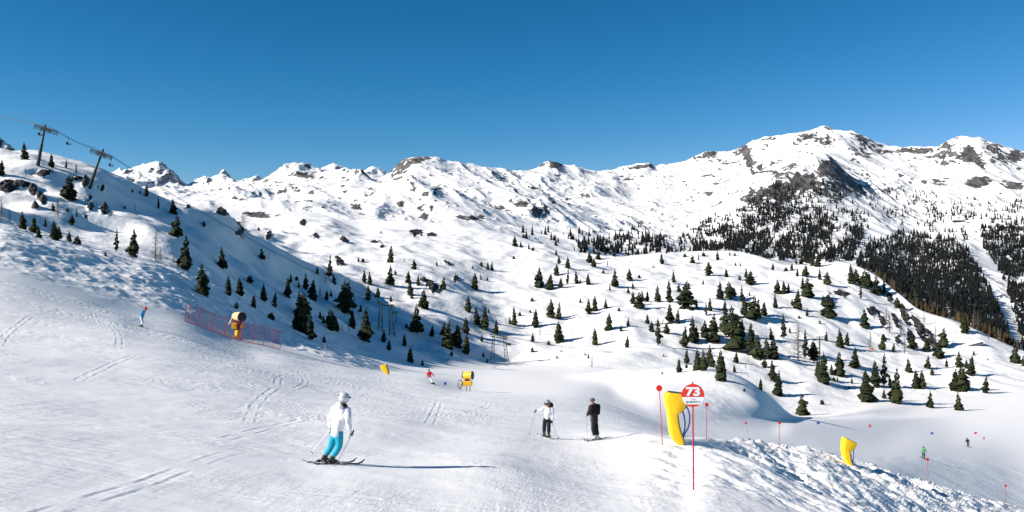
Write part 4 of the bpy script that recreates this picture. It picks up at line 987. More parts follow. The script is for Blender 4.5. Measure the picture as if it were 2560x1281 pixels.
def V3(*a): return Vector(a)
def person(base, label, J, st, scale=1.0):
    """J: joints in metres relative to the base (x right, y away, z up)."""
    root = empty("person", base)
    tag(root, label, "person", "skiers on the piste")
    J = {k: Vector(v) for k, v in J.items()}
    head = J['head']; neck = J['neck']; face = J['face'].normalized()
    up = Vector((0, 0, 1)); sidev = face.cross(up).normalized()
    # the body: one continuous figure
    names = ['pelvis', 'waist', 'chest', 'neckb', 'neck', 'head', 'crown', 'nose', 'shL', 'elL', 'wrL', 'shR', 'elR', 'wrR', 'hipL', 'knL', 'anL', 'toL', 'hipR', 'knR', 'anR', 'toR']
    for s_ in 'LR': J['to' + s_] = J['an' + s_].lerp(J['to' + s_], .35)
    J['waist'] = J['pelvis'].lerp(J['chest'], .45)
    J['neckb'] = J['chest'].lerp(neck, .72)
    J['crown'] = head + Vector((0, 0, .075)); J['nose'] = head + face * .105 + Vector((0, 0, -.01))
    rad = dict(pelvis=.10, waist=.095, chest=.10, neckb=.05, neck=.05, head=.083, crown=.066, nose=.017, sh=.045, el=.036, wr=.030, hip=.066, kn=.046, an=.038, to=.018)
    nodes = [(J[n], rad[n] if n in rad else rad[n[:2]] if n[:2] in rad else rad[n[:3]]) for n in names]
    ix = {n: i for i, n in enumerate(names)}
    E = [('pelvis', 'waist'), ('waist', 'chest'), ('chest', 'neckb'), ('neckb', 'neck'), ('neck', 'head'), ('head', 'crown'), ('head', 'nose'), ('chest', 'shL'), ('shL', 'elL'), ('elL', 'wrL'), ('chest', 'shR'), ('shR', 'elR'), ('elR', 'wrR'),
         ('pelvis', 'hipL'), ('hipL', 'knL'), ('knL', 'anL'), ('anL', 'toL'), ('pelvis', 'hipR'), ('hipR', 'knR'), ('knR', 'anR'), ('anR', 'toR')]
    skinned("body", nodes, [(ix[a_], ix[b_]) for a_, b_ in E], st.get('skin', M_skin), root)
    # jacket
    hem = J['pelvis'] + (J['pelvis'] - J['chest']).normalized() * st.get('hem', .06)
    w = st.get('bulk', 1.0)
    jn = [(J['waist'], .158 * w), (hem, .178 * w), (J['chest'], .168 * w), (J['neckb'], .112), (neck - Vector((0, 0, .03)), .078),
          (J['shL'], .088 * w), (J['elL'], .072 * w), (J['wrL'], .058 * w), (J['shR'], .088 * w), (J['elR'], .072 * w), (J['wrR'], .058 * w)]
    jk = skinned("jacket", jn, [(0, 1), (0, 2), (2, 3), (3, 4), (2, 5), (5, 6), (6, 7), (2, 8), (8, 9), (9, 10)], st['jacket'], root)
    yk = MB()                                   # shoulder yoke and sleeve heads sewn into the same jacket
    for s in 'LR':
        yk.ball(J['sh' + s], .097 * w, 14)
        yk.tube([J['sh' + s], J['sh' + s].lerp(J['el' + s], .5), J['el' + s]], [.094 * w, .084 * w, .074 * w], 12)
    yk.tube([J['shL'], J['chest'].lerp(J['neckb'], .55), J['shR']], [.092 * w, .118 * w, .092 * w], 12)
    ym = yk.mesh("yoke"); ym.polygons.foreach_set("use_smooth", [True] * len(ym.polygons))
    bm = bmesh.new(); bm.from_mesh(jk.data); bm.from_mesh(ym); bm.to_mesh(jk.data); bm.free(); bpy.data.meshes.remove(ym)
    # trousers
    hc = J['pelvis'] + Vector((0, 0, -.02))
    tn = [(hc, .145 * w), (J['hipL'], .108), (J['knL'], .085), (J['anL'] + (J['knL'] - J['anL']).normalized() * .07, .082), (J['hipR'], .108), (J['knR'], .085), (J['anR'] + (J['knR'] - J['anR']).normalized() * .07, .082), (J['waist'], .12)]
    skinned("trousers", tn, [(0, 1), (1, 2), (2, 3), (0, 4), (4, 5), (5, 6), (0, 7)], st['trousers'], root)
    # boots
    for s in 'LR':
        an, to = J['an' + s], J['to' + s]
        d = (to - an); d.z = 0; d = d.normalized()
        heel = an - d * .06 + Vector((0, 0, -.075)); toe = an + d * .20 + Vector((0, 0, -.085))
        shin = an + (J['kn' + s] - an).normalized() * .16
        b_ = skinned("boot", [(an, .062), (shin, .068), (heel, .052), (an + d * .08 + Vector((0, 0, -.06)), .058), (toe, .046)], [(0, 1), (0, 2), (0, 3), (3, 4)], st.get('boot', M_boot), root, sub=1)
        bk = MB()
        for q in (.25, .6, .9):
            p = an.lerp(shin, q) + d * .066
            bk.box(p, (.05, .05, .018))
        bk.build("buckle", M_grey, b_)
    # gloves: palm, four fingers of different length curled round the pole, thumb from the side
    for s in 'LR':
        wr, el = J['wr' + s], J['el' + s]
        d = (wr - el).normalized(); g = Vector((0, 0, -1)) if abs(d.z) < .8 else Vector((0, -1, 0))
        sd = d.cross(g).normalized(); g = sd.cross(d).normalized() * (1 if sd.cross(d).dot(g) > 0 else -1)
        palm = wr + d * .055
        nodes = [(wr, .034), (palm, .040)]; ed = [(0, 1)]
        for k, (off, ln) in enumerate([(-.030, .075), (-.010, .085), (.010, .080), (.030, .062)]):
            a0 = palm + d * .035 + sd * off
            b0 = len(nodes)
            nodes += [(a0, .0125), (a0 + d * ln * .42 + g * .012, .0115), (a0 + d * ln * .55 + g * (.02 + ln * .3), .0105), (a0 + d * ln * .22 + g * (.028 + ln * .42), .0095)]
            ed += [(1, b0), (b0, b0 + 1), (b0 + 1, b0 + 2), (b0 + 2, b0 + 3)]
        t0 = palm - sd * .036
        b0 = len(nodes)
        nodes += [(t0 - sd * .01, .014), (t0 - sd * .028 + d * .03 + g * .012, .0125), (t0 - sd * .02 + d * .055 + g * .035, .011)]
        ed += [(1, b0), (b0, b0 + 1), (b0 + 1, b0 + 2)]
        skinned("glove", nodes, ed, st.get('glove', M_black), root, sub=1)
    # face and head wear
    fm = MB()
    for s in (-1, 1):
        fm.ball(head + face * .082 + sidev * s * .032 + Vector((0, 0, .018)), .010, 8)
    fm.build("eyes", M_eye, root, smooth=True)
    mm_ = MB(); mm_.ball(head + face * .082 + Vector((0, 0, -.048)), (.022, .022, .006), 8); mm_.build("mouth", M_red, root)
    em = MB()
    for s in (-1, 1): em.ball(head + sidev * s * .086, (.018, .02, .032), 8)
    em.build("ear", st.get('skin', M_skin), root, smooth=True)
    hw = st.get('headwear')
    rot = Matrix((sidev, face, up)).transposed()
    if hw == 'helmet':
        h = MB(); h.ball(head + Vector((0, 0, .035)) - face * .012, (.122, .138, .128), 20, rot=rot)
        # open the face: push the front-lower part away
        keep_v = []
        ho = h.build("helmet", st.get('helmet', M_helm), root, smooth=True)
        bm = bmesh.new(); bm.from_mesh(ho.data)
        dele = [f for f in bm.faces if (f.calc_center_median() - head).dot(face) > .055 and (f.calc_center_median() - head).z < .045]
        bmesh.ops.delete(bm, geom=dele, context='FACES'); bm.to_mesh(ho.data); bm.free()
        gg = MB()
        pts = [head + Vector((0, 0, .05)) + (face * math.cos(a_) + sidev * math.sin(a_)) * .126 for a_ in [math.radians(x) for x in range(-60, 61, 15)]]
        gg.tube(pts, .020, 6); gg.build("goggles", M_black, ho)
        if st.get('strap'):
            sp_ = MB(); pts = [head + Vector((0, 0, .06)) - face * .012 + (-face * math.cos(a_) * 1.08 + sidev * math.sin(a_)) * .131 for a_ in [math.radians(x) for x in range(-100, 101, 20)]]
            sp_.tube(pts, .006, 5); sp_.build("goggle_strap", M_grey, ho)
            vm = MB()
            for k in range(3):
                c_ = head + Vector((0, 0, .075)) - face * .13 + sidev * (-.05 + .022 * k)
                vm.box(c_, (.010, .03, .035), rot)
            vm.build("vent", M_dark, ho)
    elif hw == 'cap':
        h = MB(); h.ball(head + Vector((0, 0, .055)), (.103, .115, .085), 16, rot=rot); h.tube([head + Vector((0, 0, .045)) + (face * math.cos(x) + sidev * math.sin(x)) * .105 for x in [i * .5236 for i in range(13)]], .018, 6)
        h.build("knitted_cap", st.get('cap', M_dark), root, smooth=True)
    else:
        h = MB(); h.ball(head + Vector((0, 0, .03)) - face * .02, (.102, .105, .10), 16, rot=rot); h.build("hair", M_hair, root, smooth=True)
    if st.get('collar'):
        c = MB(); n_ = neck; ax = (head - neck).normalized()
        s1 = ax.cross(Vector((0, 1, 0))).normalized(); s2 = ax.cross(s1)
        c.tube([n_ + (s1 * math.cos(x) + s2 * math.sin(x)) * .066 for x in [i * .5236 for i in range(13)]], .05, 8)
        c.build("collar", st['collar'], root, smooth=True)
    if st.get('hood'):
        c = MB(); hc_ = neck - face * .09 + Vector((0, 0, -.02)); c.ball(hc_, (.12, .09, .075), 12, rot=rot); c.ball(hc_ + Vector((0, 0, .03)) - face * .01, (.10, .06, .06), 12, rot=rot)
        c.build("hood", st['hood'], root, smooth=True)
    return root

def ski(p, d, L, m, label, group=None, width=.085, front=.55):
    """one ski on the snow through foot point p, heading d"""
    d = Vector((d[0], d[1], 0)).normalized()
    a_ = p - d * L * (1 - front); b_ = p + d * L * front
    za, zb = gz(a_.x, a_.y), gz(b_.x, b_.y); zm = gz(p.x, p.y)
    za = max(za, 2 * zm - zb - .05) if False else za
    root = empty("ski", Vector((p.x, p.y, zm)))
    ax = Vector((b_.x - a_.x, b_.y - a_.y, zb - za)).normalized()
    sd = ax.cross(Vector((0, 0, 1))).normalized(); up = sd.cross(ax)
    off = max(0, zm - (za + (zb - za) * (1 - front)))
    vs_, fs_ = [], []; n = 16
    for i in range(n + 1):
        t = i / n
        s = -L * (1 - front) + L * t
        rise = .11 * max(0, (t - .86) / .14) ** 2 + .04 * max(0, (.06 - t) / .06) ** 2
        w = width * (.5 - .12 * math.sin(math.pi * min(1, max(0, (t - .05) / .85)))) * (1 if t < .9 else math.sqrt(max(.02, 1 - ((t - .9) / .1) ** 2)))
        c = ax * s + up * (rise + .012) + Vector((0, 0, za + (zb - za) * (1 - front) - zm + off * .0))
        for dx, dz in ((-w, .011), (w, .011), (w, -.004), (-w, -.004)): vs_.append(c + sd * dx + up * dz)
    for i in range(n):
        for k in range(4): fs_.append((i * 4 + k, i * 4 + (k + 1) % 4, i * 4 + 4 + (k + 1) % 4, i * 4 + 4 + k))
    fs_.append((0, 1, 2, 3)); fs_.append((n * 4 + 3, n * 4 + 2, n * 4 + 1, n * 4))
    mb = MB(); mb.add(vs_, fs_); mb.build("ski_board", m, root, smooth=False)
    z0 = za + (zb - za) * (1 - front) - zm
    bi = MB(); rt = Matrix((sd, ax, up)).transposed()
    bi.box(Vector((0, 0, z0)) + ax * .17 + up * .04, (.06, .09, .04), rt); bi.box(Vector((0, 0, z0)) - ax * .13 + up * .045, (.065, .10, .05), rt)
    bi.build("binding", M_dark, root)
    tag(root, label, "ski", group or "skis on the snow")
    return root

def pole(hand, tip, label, m=M_grey, r=.009):
    root = empty("ski_pole", tip)
    h = hand - tip; d = h.normalized()
    MB().tube([(0, 0, 0), h], [r * .7, r], 6).build("shaft", m, root)
    MB().tube([h - d * .06, h + d * .07], [.017, .019], 8).build("grip", M_black, root)
    q = d.to_track_quat('Z', 'Y').to_matrix()
    b_ = MB(); b_.tube([d * .075, d * .085], [.042, .036], 10); b_.build("basket", M_black, root)
    MB().tube([h + d * .05, h + d * .02 + q @ Vector((.05, 0, -.06)), h - d * .05 + q @ Vector((.045, 0, -.10)), h + d * .02], .006, 4).build("strap", M_black, root)
    tag(root, label, "ski pole", "ski poles in use")
    return root

def gnd(base, x, y): return gz(base.x + x, base.y + y) - base.z
def snap(base, x, y, up=0.0): return Vector((x, y, gnd(base, x, y) + up))

# --- the skier in front: white jacket, turquoise trousers, seen from behind in a turn to the right
b = hit(840, 1163)
fL, fR = snap(b, -.335, .20, .125), snap(b, -.125, .0, .125)
hR, hL = Vector((.40, -.05, .77)), Vector((-.18, .30, .80))
J = dict(head=(.205, .02, 1.55), neck=(.165, 0, 1.415), chest=(.11, 0, 1.18), pelvis=(.015, 0, .73), face=(.80, .60, -.12),
         shL=(-.045, .06, 1.29), elL=(-.165, .14, 1.05), wrL=hL - Vector((.0, .07, -.01)), shR=(.275, -.04, 1.285), elR=(.315, -.10, 1.0), wrR=hR - Vector((.055, .01, -.05)),
         hipL=(-.075, .05, .67), knL=(-.125, .15, .43), anL=fL, toL=fL + Vector((.2, .08, -.07)), hipR=(.10, -.04, .67), knR=(.07, .0, .415), anR=fR, toR=fR + Vector((.2, .08, -.07)))
person(b, "skier in white jacket, turquoise trousers and silver helmet turning with back to viewer", J,
       dict(jacket=M_wjacket, trousers=M_teal, headwear='helmet', helmet=M_helm, strap=True, collar=M_black, hood=M_wjacket, glove=mat("pale_grey_glove", (.45, .45, .5), .7), hem=.10))
dsk = (.76, .65)
ski(b + fR, dsk, 1.45, M_ski, "dark ski under the right boot of the turquoise-trousered skier", front=.64)
ski(b + fL, dsk, 1.45, M_ski, "dark ski under the left boot of the turquoise-trousered skier", front=.62)
pole(b + hR, Vector((b.x + .06, b.y - .42, gz(b.x + .06, b.y - .42))), "grey ski pole in the right hand of the white-jacketed turning skier", M_grey)
pole(b + hL, Vector((b.x - .66, b.y + .15, gz(b.x - .66, b.y + .15) + .16)), "white ski pole trailing behind the left hip of the turning skier", M_white)
sp = MB(); rr_ = random.Random(4)
for i in range(80):
    t = rr_.random(); x = -.15 - 1.0 * t + rr_.gauss(0, .12); y = -.02 - .25 * t + rr_.gauss(0, .12)
    z = gz(b.x + x, b.y + y) + abs(rr_.gauss(0, .045)) * (1.2 - t)
    sp.ball((b.x + x, b.y + y, z), rr_.uniform(.005, .012), 5)
tag(sp.build("snow_spray", M_roofsnow, smooth=True), "loose snow thrown up behind the skis of the turning skier", "snow spray", kind="stuff")

# --- woman in white top pointing with her pole
b = hit(1371, 1096)
fL, fR = snap(b, -.17, .06, .12), snap(b, .02, -.05, .12)
hL, hR = Vector((-.53, -.08, 1.15)), Vector((.12, -.16, .70))
J = dict(head=(-.05, -.04, 1.43), neck=(-.01, 0, 1.30), chest=(-.02, 0, 1.10), pelvis=(-.065, 0, .80), face=(-.45, -.85, -.25), shL=(-.17, -.02, 1.24), elL=(-.35, -.05, 1.165), wrL=hL + Vector((.07, 0, .0)),
         shR=(.14, 0, 1.215), elR=(.175, -.03, .96), wrR=hR + Vector((.015, .04, .07)), hipL=(-.15, 0, .74), knL=(-.175, -.02, .45), anL=fL, toL=fL + Vector((.1, -.18, -.07)), hipR=(.02, 0, .74), knR=(.01, -.05, .43), anR=fR, toR=fR + Vector((.1, -.18, -.07)))
r_ = person(b, "woman in white top and black trousers standing with one arm stretched out", J, dict(jacket=M_wjacket, trousers=M_navy, headwear='helmet', helmet=mat("grey_helmet", (.25, .26, .28), .35), hood=M_black, bulk=.88, hem=.02))
bp2 = MB(); bp2.ball((.13, .05, 1.36), (.085, .075, .105), 12); bp2.ball((.10, .03, 1.43), (.06, .05, .06), 10); bp2.build("dark_hair", M_hair, r_, smooth=True)
ski(b + fL, (.42, -.9), 1.45, M_skipale, "pale ski under the woman's left-hand boot", front=.5)
ski(b + fR, (.42, -.9), 1.45, M_skipale, "pale ski nearest the camera under the woman in black trousers", front=.5)
tp = b + Vector((-.80, -.05, 0)); tp.z = gz(tp.x, tp.y)
pole(b + hL, tp, "thin ski pole hanging from the woman's outstretched hand")
tp = b + Vector((.44, -.12, 0)); tp.z = gz(tp.x, tp.y)
pole(b + hR, tp, "ski pole slanting away from the woman's lowered hand")

# --- man in dark ski suit beside her
b = hit(1489, 1101)
fL, fR = snap(b, -.03, -.04, .12), snap(b, .11, .08, .12)
hL, hR = Vector((-.36, -.10, 1.10)), Vector((-.19, -.24, 1.12))
J = dict(head=(-.13, 0, 1.60), neck=(-.085, 0, 1.46), chest=(-.065, 0, 1.23), pelvis=(-.06, 0, .84), face=(-.9, -.42, 0), shL=(-.20, -.13, 1.37), elL=(-.27, -.16, 1.13), wrL=hL + Vector((.07, 0, -.0)), shR=(.10, .10, 1.37), elR=(.09, -.08, 1.09), wrR=hR + Vector((.07, .04, -.01)),
         hipL=(-.12, -.06, .77), knL=(-.10, -.07, .43), anL=fL, toL=fL + Vector((-.2, -.07, -.07)), hipR=(.01, .06, .77), knR=(.045, .03, .42), anR=fR, toR=fR + Vector((-.2, -.07, -.07)))
person(b, "man in dark ski suit and grey cap standing with both poles planted", J, dict(jacket=M_manjk, trousers=M_navy, headwear='cap', cap=mat("grey_cap", (.10, .10, .11), .8), skin=M_skinred, bulk=1.18, hem=.14, collar=M_manjk, boot=M_bootw))
ski(b + fL, (-.62, -.78), 1.7, M_ski, "dark ski under the front boot of the man in black", front=.5)
ski(b + fR, (-.62, -.78), 1.7, M_skipale, "pale-edged ski under the rear boot of the man in black", front=.5)
for (hh, dx, dy, lb) in [(hL, -.36, -.12, "ski pole planted at far left of the man in black"), (hR, -.23, -.30, "ski pole planted close to the legs of the man in black")]:
    tp = b + Vector((dx, dy, 0)); tp.z = gz(tp.x, tp.y); pole(b + hh, tp, lb)

# --- blue-jacketed skier far up on the left, bent forward
b = hit(353, 818)
fL, fR = snap(b, -.06, .05, .12), snap(b, .03, -.08, .12)
hL, hR = Vector((.10, .22, .80)), Vector((.20, -.22, .78))
J = dict(head=(.36, 0, 1.46), neck=(.27, 0, 1.36), chest=(.17, 0, 1.17), pelvis=(.02, 0, .80), face=(.95, -.2, -.25), shL=(.20, .17, 1.28), elL=(.10, .24, 1.02), wrL=hL - Vector((.05, 0, 0)), shR=(.20, -.17, 1.28), elR=(.12, -.25, 1.02), wrR=hR - Vector((.06, 0, 0)),
         hipL=(.0, .09, .74), knL=(.12, .08, .45), anL=fL, toL=fL + Vector((.2, .0, -.07)), hipR=(.0, -.09, .74), knR=(.15, -.09, .43), anR=fR, toR=fR + Vector((.2, 0, -.07)))
person(b, "bent-over skier in sky blue jacket and white trousers high on the left piste", J, dict(jacket=M_bluejk, trousers=M_whitetr, headwear='helmet', helmet=M_red, skin=M_skinred))
ski(b + fL, (.95, .3), 1.5, M_skilime, "lime ski on the far foot of the sky blue skier", front=.45)
ski(b + fR, (.95, .3), 1.5, M_skilime, "lime ski on the near foot of the sky blue skier", front=.45)
pole(b + hL, b + Vector((-.95, .25, .45)), "ski pole held back horizontally by the sky blue skier", M_dark)
pole(b + hR, b + Vector((-.85, -.2, .42)), "second ski pole tucked under the sky blue skier's near arm", M_dark)

# --- red-jacketed skier in the dip
b = hit(1082, 961)
fL, fR = snap(b, -.07, .05, .12), snap(b, .09, -.06, .12)
hL, hR = Vector((-.55, -.12, .80)), Vector((.17, -.2, 1.0))
J = dict(head=(-.40, 0, 1.50), neck=(-.385, 0, 1.37), chest=(-.37, 0, 1.16), pelvis=(-.33, 0, .78), face=(.5, .85, 0), shL=(-.53, -.06, 1.27), elL=(-.60, -.10, 1.02), wrL=hL + Vector((-.01, .01, .07)), shR=(-.20, .05, 1.27), elR=(-.05, -.1, 1.08), wrR=hR - Vector((.06, 0, 0)),
         hipL=(-.38, 0, .72), knL=(-.20, .02, .42), anL=fL, toL=fL + Vector((.18, .1, -.07)), hipR=(-.25, -.03, .72), knR=(-.07, -.06, .41), anR=fR, toR=fR + Vector((.18, .1, -.07)))
person(b, "skier in red jacket and white trousers leaning into a turn near the small cannon", J, dict(jacket=M_redjk, trousers=M_whitetr, headwear=None))
ski(b + fL, (.93, .36), 1.5, M_ski, "dark ski on the uphill foot of the red-jacketed skier", front=.5)
ski(b + fR, (.93, .36), 1.5, M_ski, "dark ski on the downhill foot of the red-jacketed skier", front=.5)
tp = b + Vector((-1.12, -.15, 0)); tp.z = gz(tp.x, tp.y) + .3
pole(b + hL, tp, "ski pole trailing left of the red-jacketed skier", M_dark)
tp = b + Vector((.34, -.25, 0)); tp.z = gz(tp.x, tp.y)
pole(b + hR, tp, "ski pole planted right of the red-jacketed skier", M_dark)

# --- two small figures on the valley piste
def small_skier(px, py, lean, label, st, sw, names):
    b = hit(px, py)
    fL, fR = snap(b, -.13, .0, .12), snap(b, .13, .0, .12)
    hL, hR = Vector((-.36 + lean * .6, -.1, .95)), Vector((.36 + lean * .6, -.1, .95))
    def L(x, y, z): return (x + lean * (z - .1) * .55, y, z)
    J = dict(head=L(0, 0, 1.62), neck=L(0, 0, 1.48), chest=L(0, 0, 1.26), pelvis=L(0, 0, .86), face=(.1, -1, 0), shL=L(-.19, 0, 1.39), elL=L(-.29, -.02, 1.13), wrL=hL + Vector((-.0, .03, .06)), shR=L(.19, 0, 1.39), elR=L(.29, -.02, 1.13), wrR=hR + Vector((0, .03, .06)),
             hipL=L(-.1, 0, .8), knL=L(-.13, -.04, .46), anL=fL, toL=fL + Vector((0, -.2, -.07)), hipR=L(.1, 0, .8), knR=L(.13, -.04, .46), anR=fR, toR=fR + Vector((0, -.2, -.07)))
    person(b, label, J, st)
    for f_, nm in ((fL, names[0]), (fR, names[1])): ski(b + f_, (sw, -.9), 1.6, M_ski, nm, front=.52)
    for h_, s_, nm in ((hL, -1, names[2]), (hR, 1, names[3])):
        tp = b + Vector((s_ * .45, .15, 0)); tp.z = gz(tp.x, tp.y); pole(b + h_, tp, nm, M_dark)
small_skier(2309, 1147, 0.0, "skier in bright green jacket far down on the valley piste", dict(jacket=M_greenjk, trousers=M_navy, headwear='helmet', helmet=M_dark), .1,
            ["left ski of the green-jacketed skier", "right ski of the green-jacketed skier", "pole left of the green-jacketed skier", "pole right of the green-jacketed skier"])
small_skier(2421, 1118, -0.3, "tiny skier all in black at the right end of the valley piste", dict(jacket=M_navy, trousers=M_navy, headwear='helmet', helmet=M_dark), .4,
            ["left ski of the tiny black skier", "right ski of the tiny black skier", "pole left of the tiny black skier", "pole right of the tiny black skier"])

# ------------------------------------------------------------------ piste sign 73
def text_mesh(body, size, offset=0.0, extrude=.001, sx=1.0):
    cu = bpy.data.curves.new("lettering", 'FONT'); cu.body = body; cu.size = size; cu.align_x = 'CENTER'; cu.align_y = 'CENTER'; cu.offset = offset; cu.extrude = extrude
    o = bpy.data.objects.new("lettering", cu); COL.objects.link(o)
    dg = bpy.context.evaluated_depsgraph_get(); dg.update()
    me = bpy.data.meshes.new_from_object(o.evaluated_get(dg))
    bpy.data.objects.remove(o)
    co = np.empty(len(me.vertices) * 3, np.float32); me.vertices.foreach_get("co", co); co = co.reshape(-1, 3)
    mn, mx_ = co.min(0), co.max(0)
    co[:, :2] -= ((mn + mx_) / 2)[:2]
    me.vertices.foreach_set("co", co.ravel()); me.update()
    return me, (mx_ - mn)
base = hit(1734, 1225); base = at(1734, 1227, base.y)
s = empty("piste_sign", base)
tag(s, "round red and white piste sign numbered 73 on a thin red pole", "piste sign")
mp = base.y / F
H = (1225 - 987) * mp; R = 28.9 * mp
top = Vector((-2 * mp, 0, H))
MB().tube([(0, 0, -.3), (-.6 * mp, 0, H * .35), (-1.6 * mp, .012, H * .7), (-2 * mp, .014, H + R * 1.12)], [.021, .021, .02, .018], 8).build("post", M_redpole, s, smooth=True)
MB().tube([Vector((-2 * mp, .014, H + R * 1.02)), Vector((-2 * mp, .014, H + R * 1.17))], .014, 6).build("post_tip", M_dark, s)
def disc(r, y0, y1, n=64):
    mb = MB(); vs_ = [(r * math.cos(2 * math.pi * k / n), y0, r * math.sin(2 * math.pi * k / n)) for k in range(n)] + [(r * math.cos(2 * math.pi * k / n), y1, r * math.sin(2 * math.pi * k / n)) for k in range(n)]
    fs_ = [tuple(range(n))] + [tuple(range(2 * n - 1, n - 1, -1))] + [(k, n + k, n + (k + 1) % n, (k + 1) % n) for k in range(n)]
    mb.add(vs_, fs_); return mb
dk = disc(R, -.012, .0).build("sign_disc", M_signred, s, top)
def seg(r, z0, z1, y, n=24):
    a0, a1 = math.asin(z0 / r), math.asin(z1 / r)
    vs_ = [(r * math.cos(a0 + (a1 - a0) * k / n), y, r * math.sin(a0 + (a1 - a0) * k / n)) for k in range(n + 1)]
    vs_ += [(-x, y, z) for x, y, z in reversed(vs_)]
    mb = MB(); mb.add(vs_, [tuple(range(len(vs_)))]); return mb
seg(R * .985, -.77 * R, -.135 * R, -.0145).build("white_band", M_white, dk)
def put_text(body, name, m, w, h, z, off=0.0, x=0.0, lift=-.0165):
    me, d_ = text_mesh(body, 1.0, off)
    o = link_mesh(name, me, m, dk)
    o.rotation_euler = (math.radians(90), 0, 0); o.scale = (w / float(d_[0]), h / float(d_[1]), 1); o.location = (x, lift, z)
put_text("73", "number", M_white, 1.22 * R, .80 * R, .335 * R, .045)
put_text("quattro", "lettering", M_textgrey, 1.28 * R, .27 * R, -.575 * R, .012)
rg_ = MB()
for k in range(4):
    c = ((k - 1.5) * .10 * R, -.0165, -.32 * R)
    rg_.tube([(c[0] + .06 * R * math.cos(x), c[1], c[2] + .06 * R * math.sin(x)) for x in [i * 2 * math.pi / 14 for i in range(15)]], .011 * R, 4, cap=False)
rg_.build("ring_mark", M_logogrey, dk)

# red marker poles
for (bx_, by_, tx_, ty_, rr_, lb) in [(1657, 1111, 1648, 969, 7.6, "red marker pole with round head left of the yellow cover, leaning"), (1766, 1098, 1767, 1010, 4.6, "red marker pole with round head just right of sign 73"), (1947, 1121, 1949, 1055, 3.7, "red marker pole on the snow ridge halfway to the small yellow cover"),
                                  (2320, 1211, 2319, 1147, 3.6, "red marker pole in front of the green-jacketed skier"), (2515, 1268, 2514, 1213, 3.0, "red marker pole at the bottom right end of the snow ridge"), (1871, 1083, 1865, 1056, 3.0, "small pale red marker pole on the piste behind the ridge")]:
    p = hit(bx_, by_); p = at(bx_, by_ + 2, p.y); mp = p.y / F
    s = empty("marker_pole", p); tag(s, lb, "marker pole", "red piste marker poles")
    t = Vector(((tx_ - bx_) * mp, 0, (by_ - ty_) * mp))
    MB().tube([(0, 0, -.25), t * .5, t], [.017, .016, .014], 8).build("post", M_redpole, s, smooth=True)
    d = disc(rr_ * mp, -.02, .02, 28); d.build("marker_head", M_red, s, t)

# ------------------------------------------------------------------ yellow padded covers of the snow hydrants
def cover(outline, base_px, depth, label, hoses, yaw=0.0):
    p = hit(*base_px); mp = p.y / F
    s = empty("hydrant_cover", p); tag(s, label, "padded cover", "yellow covers of the snow hydrants")
    pts = [((x - base_px[0]) * mp, (base_px[1] - y) * mp) for x, y in outline]
    n = len(pts); mb = MB()
    mb.add([(x, -depth / 2, z) for x, z in pts] + [(x, depth / 2, z) for x, z in pts], [tuple(range(n)), tuple(range(2 * n - 1, n - 1, -1))] + [(k, n + k, n + (k + 1) % n, (k + 1) % n) for k in range(n)])
    o = mb.build("padding", M_yellow, s, bevel=.045, smooth=True)
    # dark back panel seen along the concave side
    bk = MB(); cx_ = [q for q in pts]
    bk.add([(x + .03, -depth * .36, z) for x, z in pts] + [(x + .03, depth * .36, z) for x, z in pts], [tuple(range(n)), tuple(range(2 * n - 1, n - 1, -1))] + [(k, n + k, n + (k + 1) % n, (k + 1) % n) for k in range(n)])
    bk.build("back_frame", M_dark, s)
    for hs in hoses:
        MB().tube([Vector(((x - base_px[0]) * mp, .02, (base_px[1] - y) * mp)) for x, y in hs], .028, 8).build("hose", M_hose, s, smooth=True)
    return s
def zz(l, ox, oy, k): return [(ox + x / k, oy + y / k) for x, y in l]
cover(zz([(150, 320), (175, 245), (205, 210), (330, 222), (450, 238), (500, 300), (515, 400), (510, 470), (440, 545), (365, 600), (375, 700), (400, 840), (440, 960), (475, 1060), (470, 1150), (400, 1160), (330, 1100), (262, 1030), (235, 880), (205, 620), (170, 450)], 1640, 950, 7.114), (1690, 1112), .62,
      "tall yellow padded hydrant cover with blue hoses beside sign 73", [zz([(465, 520), (500, 640), (520, 760), (515, 880), (490, 960), (470, 1060)], 1640, 950, 7.114), zz([(520, 440), (570, 520), (603, 640), (600, 760), (570, 870), (520, 950), (475, 1050)], 1640, 950, 7.114)])
cover(zz([(742, 420), (748, 340), (760, 294), (815, 318), (868, 345), (862, 370), (852, 395), (825, 412), (804, 432), (806, 500), (825, 550), (820, 568), (795, 560), (757, 505)], 1920, 1020, 4), (2119, 1160), .8,
      "smaller yellow padded hydrant cover on the snow ridge, bent to the right", [zz([(820, 430), (835, 490), (845, 545)], 1920, 1020, 4), zz([(855, 400), (858, 470), (850, 550)], 1920, 1020, 4)])
cover(zz([(268, 300), (285, 285), (390, 268), (415, 330), (450, 455), (440, 480), (385, 480), (362, 425), (310, 400), (285, 360)], 920, 880, 8.533), (967, 936), .8,
      "half-buried yellow hydrant cover at the end of the shaded snow bank", [])

